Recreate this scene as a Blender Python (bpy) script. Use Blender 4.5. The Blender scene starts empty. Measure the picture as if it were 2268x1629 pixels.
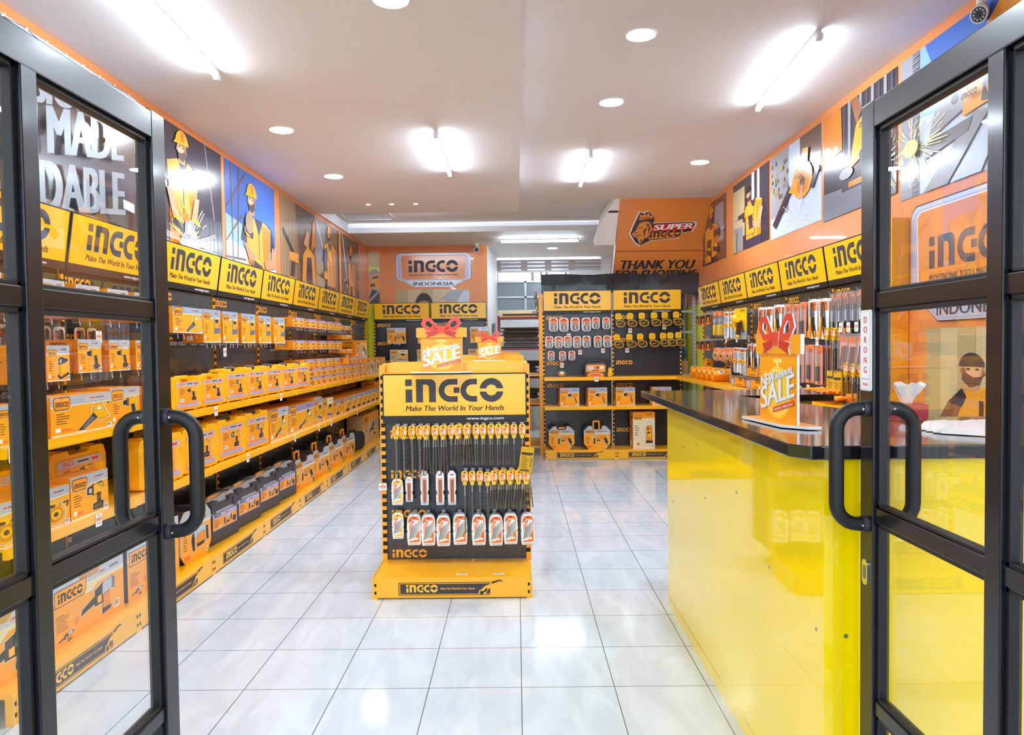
import bpy, bmesh, math, random
from mathutils import Vector, Matrix
R = math.radians
random.seed(7)
scene = bpy.context.scene
C = scene.collection

# ---------------------------------------------------------------- camera, world, exposure
cam = bpy.data.cameras.new('camera')
cam.sensor_fit = 'HORIZONTAL'; cam.sensor_width = 36.0
cam.lens = 1562.79 / 2268 * 36.0
cam.clip_start = 0.05; cam.clip_end = 200
cam_ob = bpy.data.objects.new('camera', cam); C.objects.link(cam_ob)
yaw, pitch, roll = -6.68297e-03, 3.02027e-02, -1.234873e-02
f = Vector((math.sin(yaw)*math.cos(pitch), math.cos(yaw)*math.cos(pitch), -math.sin(pitch)))
r0 = Vector((math.cos(yaw), -math.sin(yaw), 0)); u0 = r0.cross(f)
rr = math.cos(roll)*r0 + math.sin(roll)*u0; uu = -math.sin(roll)*r0 + math.cos(roll)*u0
mm = Matrix((rr, uu, -f)).transposed().to_4x4(); mm.translation = Vector((0.3958, -2.9992, 1.4714))
cam_ob.matrix_world = mm
scene.camera = cam_ob

world = bpy.data.worlds.new('world'); scene.world = world; world.use_nodes = True
world.node_tree.nodes['Background'].inputs[0].default_value = (0.80, 0.90, 1.0, 1)
world.node_tree.nodes['Background'].inputs[1].default_value = 1.5
scene.view_settings.view_transform = 'Standard'; scene.view_settings.look = 'None'
scene.view_settings.gamma = 1.0; scene.view_settings.use_curve_mapping = False
scene.view_settings.exposure = 1.14
TUBE_POWER, DOWN_POWER = 40.0, 190.0          # what the lamps' own diffusers give off
cy = scene.cycles
cy.max_bounces = 7; cy.diffuse_bounces = 4; cy.glossy_bounces = 4; cy.transmission_bounces = 4; cy.transparent_max_bounces = 12
cy.caustics_reflective = False; cy.caustics_refractive = False; cy.sample_clamp_indirect = 6.0
cy.use_denoising = True; cy.use_adaptive_sampling = True; cy.adaptive_threshold = 0.015

# ---------------------------------------------------------------- materials
def lin(c):
    c = c/255.0
    return c/12.92 if c <= 0.04045 else ((c+0.055)/1.055)**2.4
def rgb(h): return (lin(int(h[0:2],16)), lin(int(h[2:4],16)), lin(int(h[4:6],16)), 1)
PAL = {  # name: (sRGB, roughness, metallic, coat)
 'yel':('FFBE0A',.35,0,.3), 'sign_yel':('FFC20C',.22,0,.5), 'org':('FA9A0E',.4,0,.2), 'box_org':('FFA60C',.42,0,.2), 'box_side':('EE8E12',.45,0,.1),
 'metal_yel':('FFB602',.3,0,.4), 'upright_yel':('FDAA1E',.4,0,.2), 'case_yel':('FFB400',.38,0,.1), 'wall_orx':('F08A3C',.32,0,.3), 'vinyl_org':('E28A44',.25,0,.4),
 'blk':('16151A',.4,0,0), 'blk_gloss':('0E0E12',.16,0,.5), 'door_blk':('12161E',.28,.2,.25), 'rubber':('0B0C10',.5,0,0), 'granite':('1C1C22',.09,0,.8),
 'dark':('2A2628',.5,0,0), 'case_blk':('3A363C',.45,0,.1), 'brown':('4A2A10',.5,0,0), 'slotdark':('120C08',.7,0,0),
 'white':('F2F2F4',.5,0,0), 'wallwhite':('E9E9EC',.6,0,0), 'foam':('F4F4F8',.45,0,0), 'paper':('F4F2EE',.6,0,0), 'silver':('C9CDD8',.3,.3,0), 'holo':('B9CDEB',.2,.35,.4),
 'holo2':('C9BCE6',.2,.35,.4), 'lilac':('AFAED0',.3,.1,.2), 'greybox':('B4B4BA',.4,0,.1), 'cream':('E9D9B0',.5,0,0), 'steel':('B8B8BC',.3,.6,0), 'steel_dk':('77706A',.35,.45,0), 'chrome':('D8DCE2',.12,1,0), 'galv':('B9BEC4',.4,.5,0),
 'red':('E8402C',.35,0,.3), 'red_dk':('C8281E',.35,0,.3), 'maroon':('8C1420',.45,0,.1), 'pink':('F2A48C',.45,0,0), 'crimson':('C01838',.35,0,.3), 'tagorg':('F07830',.5,0,0),
 'gold':('D9A81C',.4,0,.2), 'kraft':('C89A62',.7,0,0), 'kraft_dk':('8C5A30',.75,0,0), 'cardboard_dk':('4A3524',.8,0,0), 'sheet_dk':('33271F',.8,0,0), 'blue':('1E62B8',.5,0,0),
 'lime':('D8D82A',.5,0,0), 'ink':('3A3440',.5,0,0), 'sale_yel':('FFD23C',.35,0,.2), 'sale_org':('FFA612',.3,0,.3), 'sale_pale':('FFE27A',.4,0,0),
 'skin':('C68A62',.5,0,.1), 'skin_lt':('DDA67E',.5,0,.1), 'skin_dk':('8A5638',.5,0,.1), 'hair':('2A201E',.5,0,.1), 'beard':('4A342A',.5,0,.1),
 'p_dark':('35303C',.22,0,.4), 'p_dark2':('4A4552',.22,0,.4), 'p_sky':('3C6CC4',.22,0,.4), 'p_sky2':('8FB4E8',.22,0,.4), 'p_pale':('C9D4E6',.22,0,.4), 'p_wood':('A88A68',.22,0,.4), 'p_wood2':('86684C',.22,0,.4), 'p_osb':('CDB98C',.22,0,.4), 'p_osb2':('B8A274',.22,0,.4),
 'p_grey':('9A9AA2',.22,0,.4), 'p_grey2':('74747E',.22,0,.4), 'p_brown':('6A4E40',.22,0,.4), 'p_white':('E6E8F0',.22,0,.4), 'p_vest':('F7A436',.22,0,.4), 'p_vest2':('DD7F26',.22,0,.4), 'p_helmet':('FBB020',.22,0,.4), 'p_spark':('FFF2B0',.22,0,.4), 'p_lime':('D6EC7A',.22,0,.4), 'p_navy':('2C3450',.22,0,.4), 'p_jean':('56607C',.22,0,.4), 'p_letter':('949AA2',.3,0,.3), 'p_stone':('B9A891',.4,0,.2),
 'fabric_grey':('8E939C',.6,0,0), 'glovewhite':('F0F2F6',.8,0,0), 'gloveorg':('F98E10',.75,0,0), 'ctr_yel':('FFD900',.07,0,.6), 'screw':('B8B49C',.3,.8,0), 'duct':('8C95A4',.5,.2,0), 'louver':('A89A96',.5,0,0), 'winpane':('7C8690',.25,0,.3),
}
MATS = {}
def M(n):
    if n in MATS: return MATS[n]
    h, ro, me, co = PAL[n]
    m = bpy.data.materials.new(n); m.use_nodes = True
    b = m.node_tree.nodes['Principled BSDF']
    b.inputs['Base Color'].default_value = rgb(h); b.inputs['Roughness'].default_value = ro; b.inputs['Metallic'].default_value = me
    b.inputs['Coat Weight'].default_value = co; b.inputs['Coat Roughness'].default_value = .12
    MATS[n] = m; return m
def newmat(n):
    m = bpy.data.materials.new(n); m.use_nodes = True; MATS[n] = m
    nt = m.node_tree; return m, nt, nt.nodes['Principled BSDF']
def math_node(nt, op, a, b=None):
    n = nt.nodes.new('ShaderNodeMath'); n.operation = op
    for i, v in enumerate((a, b)):
        if v is None: continue
        if isinstance(v, (int, float)): n.inputs[i].default_value = v
        else: nt.links.new(v, n.inputs[i])
    return n.outputs[0]
def obj_xyz(nt):
    t = nt.nodes.new('ShaderNodeTexCoord'); s = nt.nodes.new('ShaderNodeSeparateXYZ')
    nt.links.new(t.outputs['Object'], s.inputs[0]); return t.outputs['Object'], s.outputs
def mixc(nt, fac, a, b):
    n = nt.nodes.new('ShaderNodeMix'); n.data_type = 'RGBA'
    if isinstance(fac, (int, float)): n.inputs[0].default_value = fac
    else: nt.links.new(fac, n.inputs[0])
    for i, v in ((6, a), (7, b)):
        if isinstance(v, tuple): n.inputs[i].default_value = v
        else: nt.links.new(v, n.inputs[i])
    return n.outputs[2]
# floor tiles: 0.4 m polished porcelain, thin grey joints, faint veining
m, nt, b = newmat('floor_tile')
co, xyz = obj_xyz(nt)
def joint(v):
    s = math_node(nt, 'FRACT', math_node(nt, 'DIVIDE', v, 0.4))
    d = math_node(nt, 'ABSOLUTE', math_node(nt, 'SUBTRACT', s, 0.5))
    return math_node(nt, 'GREATER_THAN', d, 0.4945)
j = math_node(nt, 'MAXIMUM', joint(xyz[0]), joint(xyz[1]))
mp = nt.nodes.new('ShaderNodeMapping'); mp.inputs['Scale'].default_value = (3.5, 1.1, 1); mp.inputs['Rotation'].default_value = (0, 0, .5); nt.links.new(co, mp.inputs[0])
nz = nt.nodes.new('ShaderNodeTexNoise'); nz.inputs['Scale'].default_value = 2.2; nz.inputs['Detail'].default_value = 6; nz.inputs['Distortion'].default_value = 1.2; nt.links.new(mp.outputs[0], nz.inputs[0])
rp = nt.nodes.new('ShaderNodeValToRGB'); rp.color_ramp.elements[0].position = .38; rp.color_ramp.elements[1].position = .68
rp.color_ramp.elements[0].color = rgb('C3CCD6'); rp.color_ramp.elements[1].color = rgb('D0D9E2'); nt.links.new(nz.outputs[0], rp.inputs[0])
nt.links.new(mixc(nt, j, rp.outputs[0], rgb('6E706E')), b.inputs['Base Color'])
b.inputs['Roughness'].default_value = .11; b.inputs['Specular IOR Level'].default_value = .6
# painted ceiling and walls
for nme, hx, ro in (('ceiling_paint', 'EAE5E7', .7), ('wall_paint', 'E6E6EA', .65), ('wall_lime', 'D9D62C', .6), ('pavement', '9C9A96', .8)):
    m, nt, b = newmat(nme); co, xyz = obj_xyz(nt)
    nz = nt.nodes.new('ShaderNodeTexNoise'); nz.inputs['Scale'].default_value = 1.4; nz.inputs['Detail'].default_value = 4; nt.links.new(co, nz.inputs[0])
    c = rgb(hx); c2 = tuple(v*.93 for v in c[:3])+(1,)
    nt.links.new(mixc(nt, nz.outputs[0], c2, c), b.inputs['Base Color']); b.inputs['Roughness'].default_value = ro
# wrinkled printed vinyl on the walls
m, nt, b = newmat('vinyl'); co, xyz = obj_xyz(nt)
b.inputs['Base Color'].default_value = rgb('E48A4C'); b.inputs['Roughness'].default_value = .28; b.inputs['Coat Weight'].default_value = .3
nz = nt.nodes.new('ShaderNodeTexNoise'); nz.inputs['Scale'].default_value = 3; nz.inputs['Detail'].default_value = 3; nt.links.new(co, nz.inputs[0])
bp = nt.nodes.new('ShaderNodeBump'); bp.inputs['Strength'].default_value = .12; bp.inputs['Distance'].default_value = .03; nt.links.new(nz.outputs[0], bp.inputs['Height']); nt.links.new(bp.outputs[0], b.inputs['Normal'])
# perforated black panel (holes on a 25 mm grid in local x,z)
m, nt, b = newmat('pegboard'); co, xyz = obj_xyz(nt)
def cell(v): return math_node(nt, 'SUBTRACT', math_node(nt, 'FRACT', math_node(nt, 'DIVIDE', v, 0.025)), 0.5)
cx_, cz_ = cell(xyz[0]), cell(xyz[2])
d2 = math_node(nt, 'ADD', math_node(nt, 'MULTIPLY', cx_, cx_), math_node(nt, 'MULTIPLY', cz_, cz_))
hole = math_node(nt, 'LESS_THAN', d2, 0.028)
row = math_node(nt, 'LESS_THAN', math_node(nt, 'FRACT', math_node(nt, 'DIVIDE', xyz[2], 0.3)), 0.78)
hole = math_node(nt, 'MULTIPLY', hole, row)
nt.links.new(mixc(nt, hole, rgb('2C2D34'), rgb('050506')), b.inputs['Base Color']); b.inputs['Roughness'].default_value = .26; b.inputs['Coat Weight'].default_value = .25
# wavy black plastic banner / glossy counter acrylic
for nme, hx, ro, st, sc in (('banner_blk', '07090F', .12, .10, 3), ('counter_acrylic', 'FFDC00', .06, .035, 1.6)):
    m, nt, b = newmat(nme); co, xyz = obj_xyz(nt)
    b.inputs['Base Color'].default_value = rgb(hx); b.inputs['Roughness'].default_value = ro; b.inputs['Coat Weight'].default_value = .5; b.inputs['Coat Roughness'].default_value = .03
    nz = nt.nodes.new('ShaderNodeTexNoise'); nz.inputs['Scale'].default_value = sc; nt.links.new(co, nz.inputs[0])
    bp = nt.nodes.new('ShaderNodeBump'); bp.inputs['Strength'].default_value = st; bp.inputs['Distance'].default_value = .05; nt.links.new(nz.outputs[0], bp.inputs['Height']); nt.links.new(bp.outputs[0], b.inputs['Normal'])
# thin sheet glass and clear plastic: see-through with an angle dependent mirror
def glassy(nme, tint, base, rough, diffuse=0.0):
    m = bpy.data.materials.new(nme); m.use_nodes = True; MATS[nme] = m; nt = m.node_tree; nt.nodes.clear()
    o = nt.nodes.new('ShaderNodeOutputMaterial'); tr = nt.nodes.new('ShaderNodeBsdfTransparent'); gl = nt.nodes.new('ShaderNodeBsdfGlossy'); mx = nt.nodes.new('ShaderNodeMixShader')
    tr.inputs[0].default_value = tint; gl.inputs['Roughness'].default_value = rough; gl.inputs[0].default_value = (1, 1, 1, 1)
    g = nt.nodes.new('ShaderNodeNewGeometry'); dt = nt.nodes.new('ShaderNodeVectorMath'); dt.operation = 'DOT_PRODUCT'
    nt.links.new(g.outputs['Normal'], dt.inputs[0]); nt.links.new(g.outputs['Incoming'], dt.inputs[1])
    k = math_node(nt, 'SUBTRACT', 1.0, math_node(nt, 'ABSOLUTE', dt.outputs['Value']))
    k = math_node(nt, 'ADD', math_node(nt, 'MULTIPLY', math_node(nt, 'POWER', k, 5.0), 1-base), base)
    nt.links.new(k, mx.inputs[0]); last = tr.outputs[0]
    if diffuse:
        df = nt.nodes.new('ShaderNodeBsdfDiffuse'); df.inputs[0].default_value = (.9, .9, .92, 1); m2 = nt.nodes.new('ShaderNodeMixShader'); m2.inputs[0].default_value = diffuse
        nt.links.new(tr.outputs[0], m2.inputs[1]); nt.links.new(df.outputs[0], m2.inputs[2]); last = m2.outputs[0]
    nt.links.new(last, mx.inputs[1]); nt.links.new(gl.outputs[0], mx.inputs[2]); nt.links.new(mx.outputs[0], o.inputs[0])
glassy('door_glass', (.985, .99, .99, 1), .045, 0.0)
glassy('clear_plastic', (.95, .96, .98, 1), .06, .10, .07)
glassy('film', (.82, .84, .86, 1), .08, .15, .35)
def emit(nme, col, strength):
    m, nt, b = newmat(nme)
    b.inputs['Base Color'].default_value = (.9, .9, .9, 1); b.inputs['Emission Color'].default_value = col; b.inputs['Emission Strength'].default_value = strength
emit('tube_light', (.74, .89, 1.0, 1), TUBE_POWER)
emit('down_light', (.80, .90, 1.0, 1), DOWN_POWER)
emit('spot_light', (1.0, .93, .85, 1), 4.0)
emit('daylight_pane', (.92, .97, 1.0, 1), 2.2)

# ---------------------------------------------------------------- mesh building
def area2(p): return sum(p[i-1][0]*p[i][1]-p[i][0]*p[i-1][1] for i in range(len(p)))
def circ(cx, cz, r, n=16, rz=None, a0=0, a1=360):
    rz = r if rz is None else rz; full = abs(a1-a0) >= 360; k = n if full else n-1
    return [(cx+r*math.cos(R(a0+(a1-a0)*i/k)), cz+rz*math.sin(R(a0+(a1-a0)*i/k))) for i in range(n)]
def rrect(x0, z0, x1, z1, r, n=4):
    return circ(x1-r, z1-r, r, n, a0=0, a1=90)+circ(x0+r, z1-r, r, n, a0=90, a1=180)+circ(x0+r, z0+r, r, n, a0=180, a1=270)+circ(x1-r, z0+r, r, n, a0=270, a1=360)
def rect(x0, z0, x1, z1): return [(x0, z0), (x1, z0), (x1, z1), (x0, z1)]
class MB:
    def __init__(s): s.v = []; s.f = []; s.m = []; s.mats = []
    def mi(s, n):
        if n not in s.mats: s.mats.append(n)
        return s.mats.index(n)
    def face(s, pts, mat):
        i = len(s.v); s.v += [tuple(p) for p in pts]; s.f.append(tuple(range(i, i+len(pts)))); s.m.append(s.mi(mat))
    def poly(s, pts, y, mat):                      # flat print in the x,z plane, facing -y
        if area2(pts) < 0: pts = pts[::-1]
        s.face([(x, y, z) for x, z in pts], mat)
    def prism(s, pts, y0, y1, mat, front=None):    # outline in x,z pulled from y0 (front) to y1
        if area2(pts) < 0: pts = pts[::-1]
        i = len(s.v); n = len(pts); k = s.mi(mat)
        s.v += [(x, y0, z) for x, z in pts]+[(x, y1, z) for x, z in pts]
        s.f.append(tuple(range(i, i+n))); s.m.append(s.mi(front) if front else k)
        s.f.append(tuple(range(i+2*n-1, i+n-1, -1))); s.m.append(k)
        for a in range(n):
            b_ = (a+1) % n; s.f.append((i+b_, i+a, i+n+a, i+n+b_)); s.m.append(k)
        return s
    def slab(s, pts, z0, z1, mat):                 # outline in x,y pulled in z
        if area2(pts) < 0: pts = pts[::-1]
        i = len(s.v); n = len(pts); k = s.mi(mat)
        s.v += [(x, y, z0) for x, y in pts]+[(x, y, z1) for x, y in pts]
        s.f.append(tuple(range(i+n-1, i-1, -1))); s.f.append(tuple(range(i+n, i+2*n))); s.m += [k, k]
        for a in range(n):
            b_ = (a+1) % n; s.f.append((i+a, i+b_, i+n+b_, i+n+a)); s.m.append(k)
        return s
    def box(s, x0, x1, y0, y1, z0, z1, mat): return s.slab(rect(x0, y0, x1, y1), z0, z1, mat)
    def tube(s, path, r, mat, n=8, r1=None):
        path = [Vector(p) for p in path]; i = len(s.v); k = s.mi(mat); m_ = len(path)
        d0 = (path[1]-path[0]).normalized(); up = Vector((0, 0, 1)) if abs(d0.z) < .9 else Vector((1, 0, 0))
        a = d0.cross(up).normalized()
        for j, p in enumerate(path):
            d = (path[min(j+1, m_-1)]-path[max(j-1, 0)]).normalized()
            a = (a-d*a.dot(d)).normalized(); b_ = d.cross(a)
            rj = r if r1 is None else r+(r1-r)*j/(m_-1)
            for t in range(n):
                w = 2*math.pi*t/n; s.v.append(tuple(p+(a*math.cos(w)+b_*math.sin(w))*rj))
        for j in range(m_-1):
            for t in range(n):
                t2 = (t+1) % n; q = i+j*n; s.f.append((q+t, q+t2, q+n+t2, q+n+t)); s.m.append(k)
        s.f.append(tuple(range(i+n-1, i-1, -1))); s.f.append(tuple(range(i+(m_-1)*n, i+m_*n))); s.m += [k, k]
        return s
    def ellip(s, c, rx, ry, rz, mat, n=12, m_=7):
        i = len(s.v); k = s.mi(mat)
        for a in range(m_+1):
            p = math.pi*a/m_
            for t in range(n):
                w = 2*math.pi*t/n; s.v.append((c[0]+rx*math.sin(p)*math.cos(w), c[1]+ry*math.sin(p)*math.sin(w), c[2]+rz*math.cos(p)))
        for a in range(m_):
            for t in range(n):
                t2 = (t+1) % n; s.f.append((i+a*n+t, i+(a+1)*n+t, i+(a+1)*n+t2, i+a*n+t2)); s.m.append(k)
        return s
    def text(s, body, x, z, h, y, mat, width=None, bold=False, it=0.0, align='L', rot=0.0, skew=0.0):
        vs, fs, w = text_geo(body); k = s.mi(mat); sx = h if width is None else width/w
        off = 0 if align == 'L' else (-w*sx if align == 'R' else -w*sx/2)
        b_ = .035 if bold is True else bold*2.0
        for n, dx in enumerate((-b_, 0, b_) if b_ else (0,)):          # thicker strokes
            i = len(s.v)
            for px, pz in vs: a = (px+dx)*sx+pz*h*it+off; s.v.append((x+a, y-.00008*n, z+pz*h+a*skew))
            for q in fs: s.f.append(tuple(i+j_ for j_ in q)); s.m.append(k)
        return s
    def logo(s, x, z, w, y, mat, skew=0.0, it=0.0):
        h = w/4.253
        for pts in LOGO: s.poly([(x+a*h+b_*h*it, z+b_*h+a*h*skew) for a, b_ in pts], y, mat)
        return s
    def mesh(s, name, smooth=False):
        me = bpy.data.meshes.new(name); me.from_pydata(s.v, [], s.f)
        for n in s.mats: me.materials.append(M(n))
        me.polygons.foreach_set('material_index', s.m)
        if smooth: me.polygons.foreach_set('use_smooth', [True]*len(s.f))
        me.update(); return me
    def build(s, name, parent=None, bevel=0, smooth=False, label=None, seg=2):
        o = bpy.data.objects.new(name, s.mesh(name, smooth)); C.objects.link(o)
        if parent: o.parent = parent
        if bevel:
            bm = bmesh.new(); bm.from_mesh(o.data); bmesh.ops.remove_doubles(bm, verts=bm.verts, dist=1e-5); bm.to_mesh(o.data); bm.free()
            md = o.modifiers.new('bevel', 'BEVEL'); md.width = bevel; md.segments = seg; md.limit_method = 'ANGLE'; md.angle_limit = R(40)
        if smooth:
            bm = bmesh.new(); bm.from_mesh(o.data); bmesh.ops.remove_doubles(bm, verts=bm.verts, dist=1e-6)
            for e in bm.edges: e.smooth = e.calc_face_angle(3) < R(50)
            bm.to_mesh(o.data); bm.free()
        if label: o['label'] = label
        return o
_tg = {}
def text_geo(body):
    if body in _tg: return _tg[body]
    cu = bpy.data.curves.new('t', 'FONT'); cu.body = body; cu.resolution_u = 4; cu.dimensions = '2D'; cu.fill_mode = 'BOTH'
    ob = bpy.data.objects.new('t', cu); me = bpy.data.meshes.new_from_object(ob)
    vs = [(v.co.x/.7, v.co.y/.7) for v in me.vertices]; fs = [tuple(p.vertices) for p in me.polygons]
    x0 = min(v[0] for v in vs); w = max(v[0] for v in vs)-x0; vs = [(a-x0, b_) for a, b_ in vs]
    if sum(area2([vs[i] for i in q]) for q in fs) < 0: fs = [q[::-1] for q in fs]
    bpy.data.objects.remove(ob); bpy.data.curves.remove(cu); bpy.data.meshes.remove(me)
    _tg[body] = (vs, fs, w); return _tg[body]
def _logo():
    A = lambda cx, cz, r, a0, a1, n=9: circ(cx, cz, r, n, a0=a0, a1=a1)
    L = [rect(0, 160, 65, 225), rect(2, 0, 68, 127)]
    L.append([(105, 0), (105, 225)]+A(243, 170, 55, 90, 0, 6)+[(298, 0), (231, 0), (231, 150), (212, 172), (172, 172), (172, 0)])
    for c, e in ((437, 510), (650, 700)):
        L.append([(e, 225)]+A(c, 112.5, 112.5, 90, 270, 12)+[(e, 0), (e, 56)]+A(c, 112.5, 56.5, 270, 90, 10)+[(e, 169)])
    L.append(rect(472, 88, 528, 142))
    a, b_ = math.degrees(math.asin(15/117)), math.degrees(math.asin(15/54))
    L.append(A(840, 113, 117, a, 180-a, 13)+A(840, 113, 54, 180-b_, b_, 9)); L.append(A(840, 113, 117, -a, a-180, 13)+A(840, 113, 54, b_-180, -b_, 9))
    return [[(x/225, z/225) for x, z in p] for p in L]
LOGO = _logo()

# ---------------------------------------------------------------- things, parts, labels
USED = {}
def tag(o, label, cat, group=None, kind=None):
    if label: o['label'] = label
    if cat: o['category'] = cat
    if group: o['group'] = group
    if kind: o['kind'] = kind
    return o
def thing(name, label, cat, loc=(0, 0, 0), rz=0.0, group=None):
    o = bpy.data.objects.new(name, None); C.objects.link(o); o.location = loc; o.rotation_euler = (0, 0, rz); o.empty_display_size = .05
    return tag(o, label, cat, group)
def struct(name, mb, **k):
    o = mb.build(name, **k); o['kind'] = 'structure'; return o
def dup(o, parent=None):
    c = o.copy(); C.objects.link(c); c.parent = parent
    for ch in o.children: dup(ch, c)
    return c
PROTO = {}
def place(key, builder, label, loc, rz=0.0, group=None, rx=0.0, ry=0.0):
    """first use builds the thing, later uses copy it with all its parts"""
    if key not in PROTO: o = PROTO[key] = builder()
    else: o = dup(PROTO[key])
    o.location = loc; o.rotation_euler = (rx, ry, rz); o['label'] = label
    if group: o['group'] = group
    elif 'group' in o: del o['group']
    return o
ORD = 'first second third fourth fifth sixth seventh eighth ninth tenth eleventh twelfth thirteenth fourteenth fifteenth sixteenth seventeenth eighteenth nineteenth twentieth'.split()
LW, RW = R(90), R(-90)      # facing into the room from the left / right wall
# ---------------------------------------------------------------- the room
XL, XR, YF, YB, YR = -2.04, 2.84, -2.05, 8.65, 10.4
ZD, ZC = 3.14, 3.28
struct('floor', MB().box(-2.2, 3.0, -2.17, 10.6, -.1, 0, 'floor_tile'))
struct('ground', MB().box(-14, 14, -16, -2.17, -.2, -.06, 'pavement'))
b = MB(); b.box(XL-.12, XL, YF, YB, 0, 2.13, 'wall_lime'); b.box(XL-.12, XL, YF, YB, 2.13, ZD, 'vinyl'); b.box(XL-.12, XL, YF, YB, ZD, 3.4, 'wall_paint'); struct('wall_left', b)
b = MB(); b.box(XR, XR+.12, 1.45, YR, 0, 2.0, 'wall_lime'); b.box(XR, XR+.12, 1.45, YR, 2.0, ZC, 'vinyl'); b.box(XR, XR+.12, YF, 1.45, 0, ZC, 'vinyl'); b.box(XR, XR+.12, YF, YR, ZC, 3.4, 'wall_paint'); struct('wall_right', b)
b = MB(); b.box(XL, -.19, YB, YB+.12, 0, 2.19, 'wall_lime'); b.box(XL, -.07, YB-.002, YB, 2.19, ZD, 'vinyl'); b.box(XL, -.19, YB, YB+.12, 2.19, ZD, 'wall_paint'); struct('wall_back', b)
struct('wall_return', MB().slab([(-.19, YB), (-.07, YB), (.05, YR), (-.19, YR)], 0, ZD, 'wall_paint'))
b = MB(); b.box(-.07, XR, YR, YR+.12, 0, 2.12, 'wall_paint'); b.box(-.07, XR, YR, YR+.12, 2.86, ZD, 'wall_paint'); b.box(1.4, XR, YR, YR+.12, 2.12, 2.86, 'wall_paint'); struct('wall_rear', b)
b = MB(); b.box(XL-.12, XL+.08, YF-.12, YF, 0, 3.4, 'wall_paint'); b.box(XR-.08, XR+.12, YF-.12, YF, 0, 3.4, 'wall_paint'); b.box(XL+.08, XR-.08, YF-.12, YF, 3.05, 3.4, 'wall_paint'); struct('wall_front', b)
def shopfront(name, x0, x1, z0, z1):
    b = MB(); w = .045
    for x in (x0, x1-w): b.box(x, x+w, YF-.06, YF-.01, z0, z1, 'door_blk')
    for z in (z0, z1-w): b.box(x0+w, x1-w, YF-.06, YF-.01, z, z+w, 'door_blk')
    o = struct(name, b); MB().box(x0+w, x1-w, YF-.038, YF-.032, z0+w, z1-w, 'door_glass').build('window_pane', o)
shopfront('window_3', XL+.08, -.575, 0, 3.05); shopfront('window_4', 1.355, XR-.08, 0, 3.05); shopfront('window_5', -.575, 1.355, 2.10, 3.05)
b = MB(); b.box(XL-.12, XR+.12, YF-.12, 7.3, ZC, 3.42, 'ceiling_paint'); struct('ceiling', b)
struct('ceiling_dropped', MB().box(XL, .447, YF, 5.8, ZD, ZC, 'ceiling_paint'))
b = MB(); b.box(XL-.12, XR+.12, 7.44, 10.6, ZD, 3.42, 'ceiling_paint'); struct('ceiling_rear', b)
b = MB(); b.box(XL, 1.6, 7.28, 7.44, ZD, 3.215, 'wallwhite'); b.box(XL, 1.6, 7.36, 7.44, 3.215, ZC, 'wallwhite'); struct('trim_1', b)
b = MB(); b.box(XL, XL+.02, 5.8, 7.28, ZD, ZC, 'wallwhite'); struct('trim_2', b)
# window with metal frames in the rear wall and the light coming over it
b = MB()
for x in (-.07, .56, 1.18, 1.38): b.box(x, x+.035, YR-.03, YR+.04, 2.12, 2.7, 'galv')
for z in (2.12, 2.38, 2.67): b.box(-.07, 1.4, YR-.03, YR+.04, z, z+.035, 'galv')
w1 = struct('window_1', b)
MB().box(-.07, 1.4, YR+.01, YR+.02, 2.14, 2.7, 'winpane').build('window_pane', w1)
b = MB(); b.box(-.07, 1.4, YR+.05, YR+.07, 2.72, 2.86, 'daylight_pane').build('daylight_opening', w1)
b = MB(); xx = -.07
for wd, gap in ((.06, .08), (.62, .05), (.12, .04), (.06, .05), (.32, .04)): xx += wd; b.box(xx, xx+gap, YR, YR+.06, 2.705, 2.86, 'louver'); xx += gap
b.build('window_bar', w1)
b = MB()
for i in range(6): b.prism([(-.07, 2.9+i*.035), (2.0, 2.9+i*.035), (2.0, 2.925+i*.035), (-.07, 2.925+i*.035)], YR-.02, YR, 'louver' if i % 2 else 'silver')
for x in (.0, .5, .95, 1.4): b.box(x, x+.12, YR-.03, YR-.02, 2.9, 3.1, 'louver')
b.box(-.07, 2.0, YR-.012, YR-.008, 3.1, 3.12, 'daylight_pane')
struct('window_2', b)
# underside of the stair, faced with printed vinyl, white stepped side
Yt, Yb2 = 5.80, 6.62
b = MB(); v = [(1.70, Yt, ZC), (XR, Yt, ZC), (XR, 6.85, 2.2), (1.72, 6.85, 2.2)]

b.face([v[0], v[1], v[2], v[3]][::-1], 'vinyl_org')
b.face([(x, y+.2, z+.1) for x, y, z in v], 'wallwhite')
SP = lambda x, d, o=0.0: (x, Yt+.697*d+.717*o, ZC-.717*d+.697*o)
flank = [(1.64, 0.0), (1.56, .19), (1.485, .35), (1.475, .46), (1.43, .70), (1.70, .70), (1.70, 0.0)]
b.face([SP(x, d) for x, d in flank], 'wallwhite'); b.face([SP(x, d, .12) for x, d in flank][::-1], 'wallwhite')
for (x, d), (x2, d2) in zip(flank, flank[1:]+flank[:1]): b.face([SP(x, d), SP(x, d, .12), SP(x2, d2, .12), SP(x2, d2)], 'wallwhite')
b.face([SP(x, d, -.003) for x, d in ((1.58, .17), (1.695, .17), (1.695, .20), (1.565, .20))], 'dark')
b.face([SP(1.70, 0), SP(1.70, 0, .12), SP(1.72, 1.5, .12), SP(1.72, 1.5)], 'wallwhite')
struct('stair_soffit', b)

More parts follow.
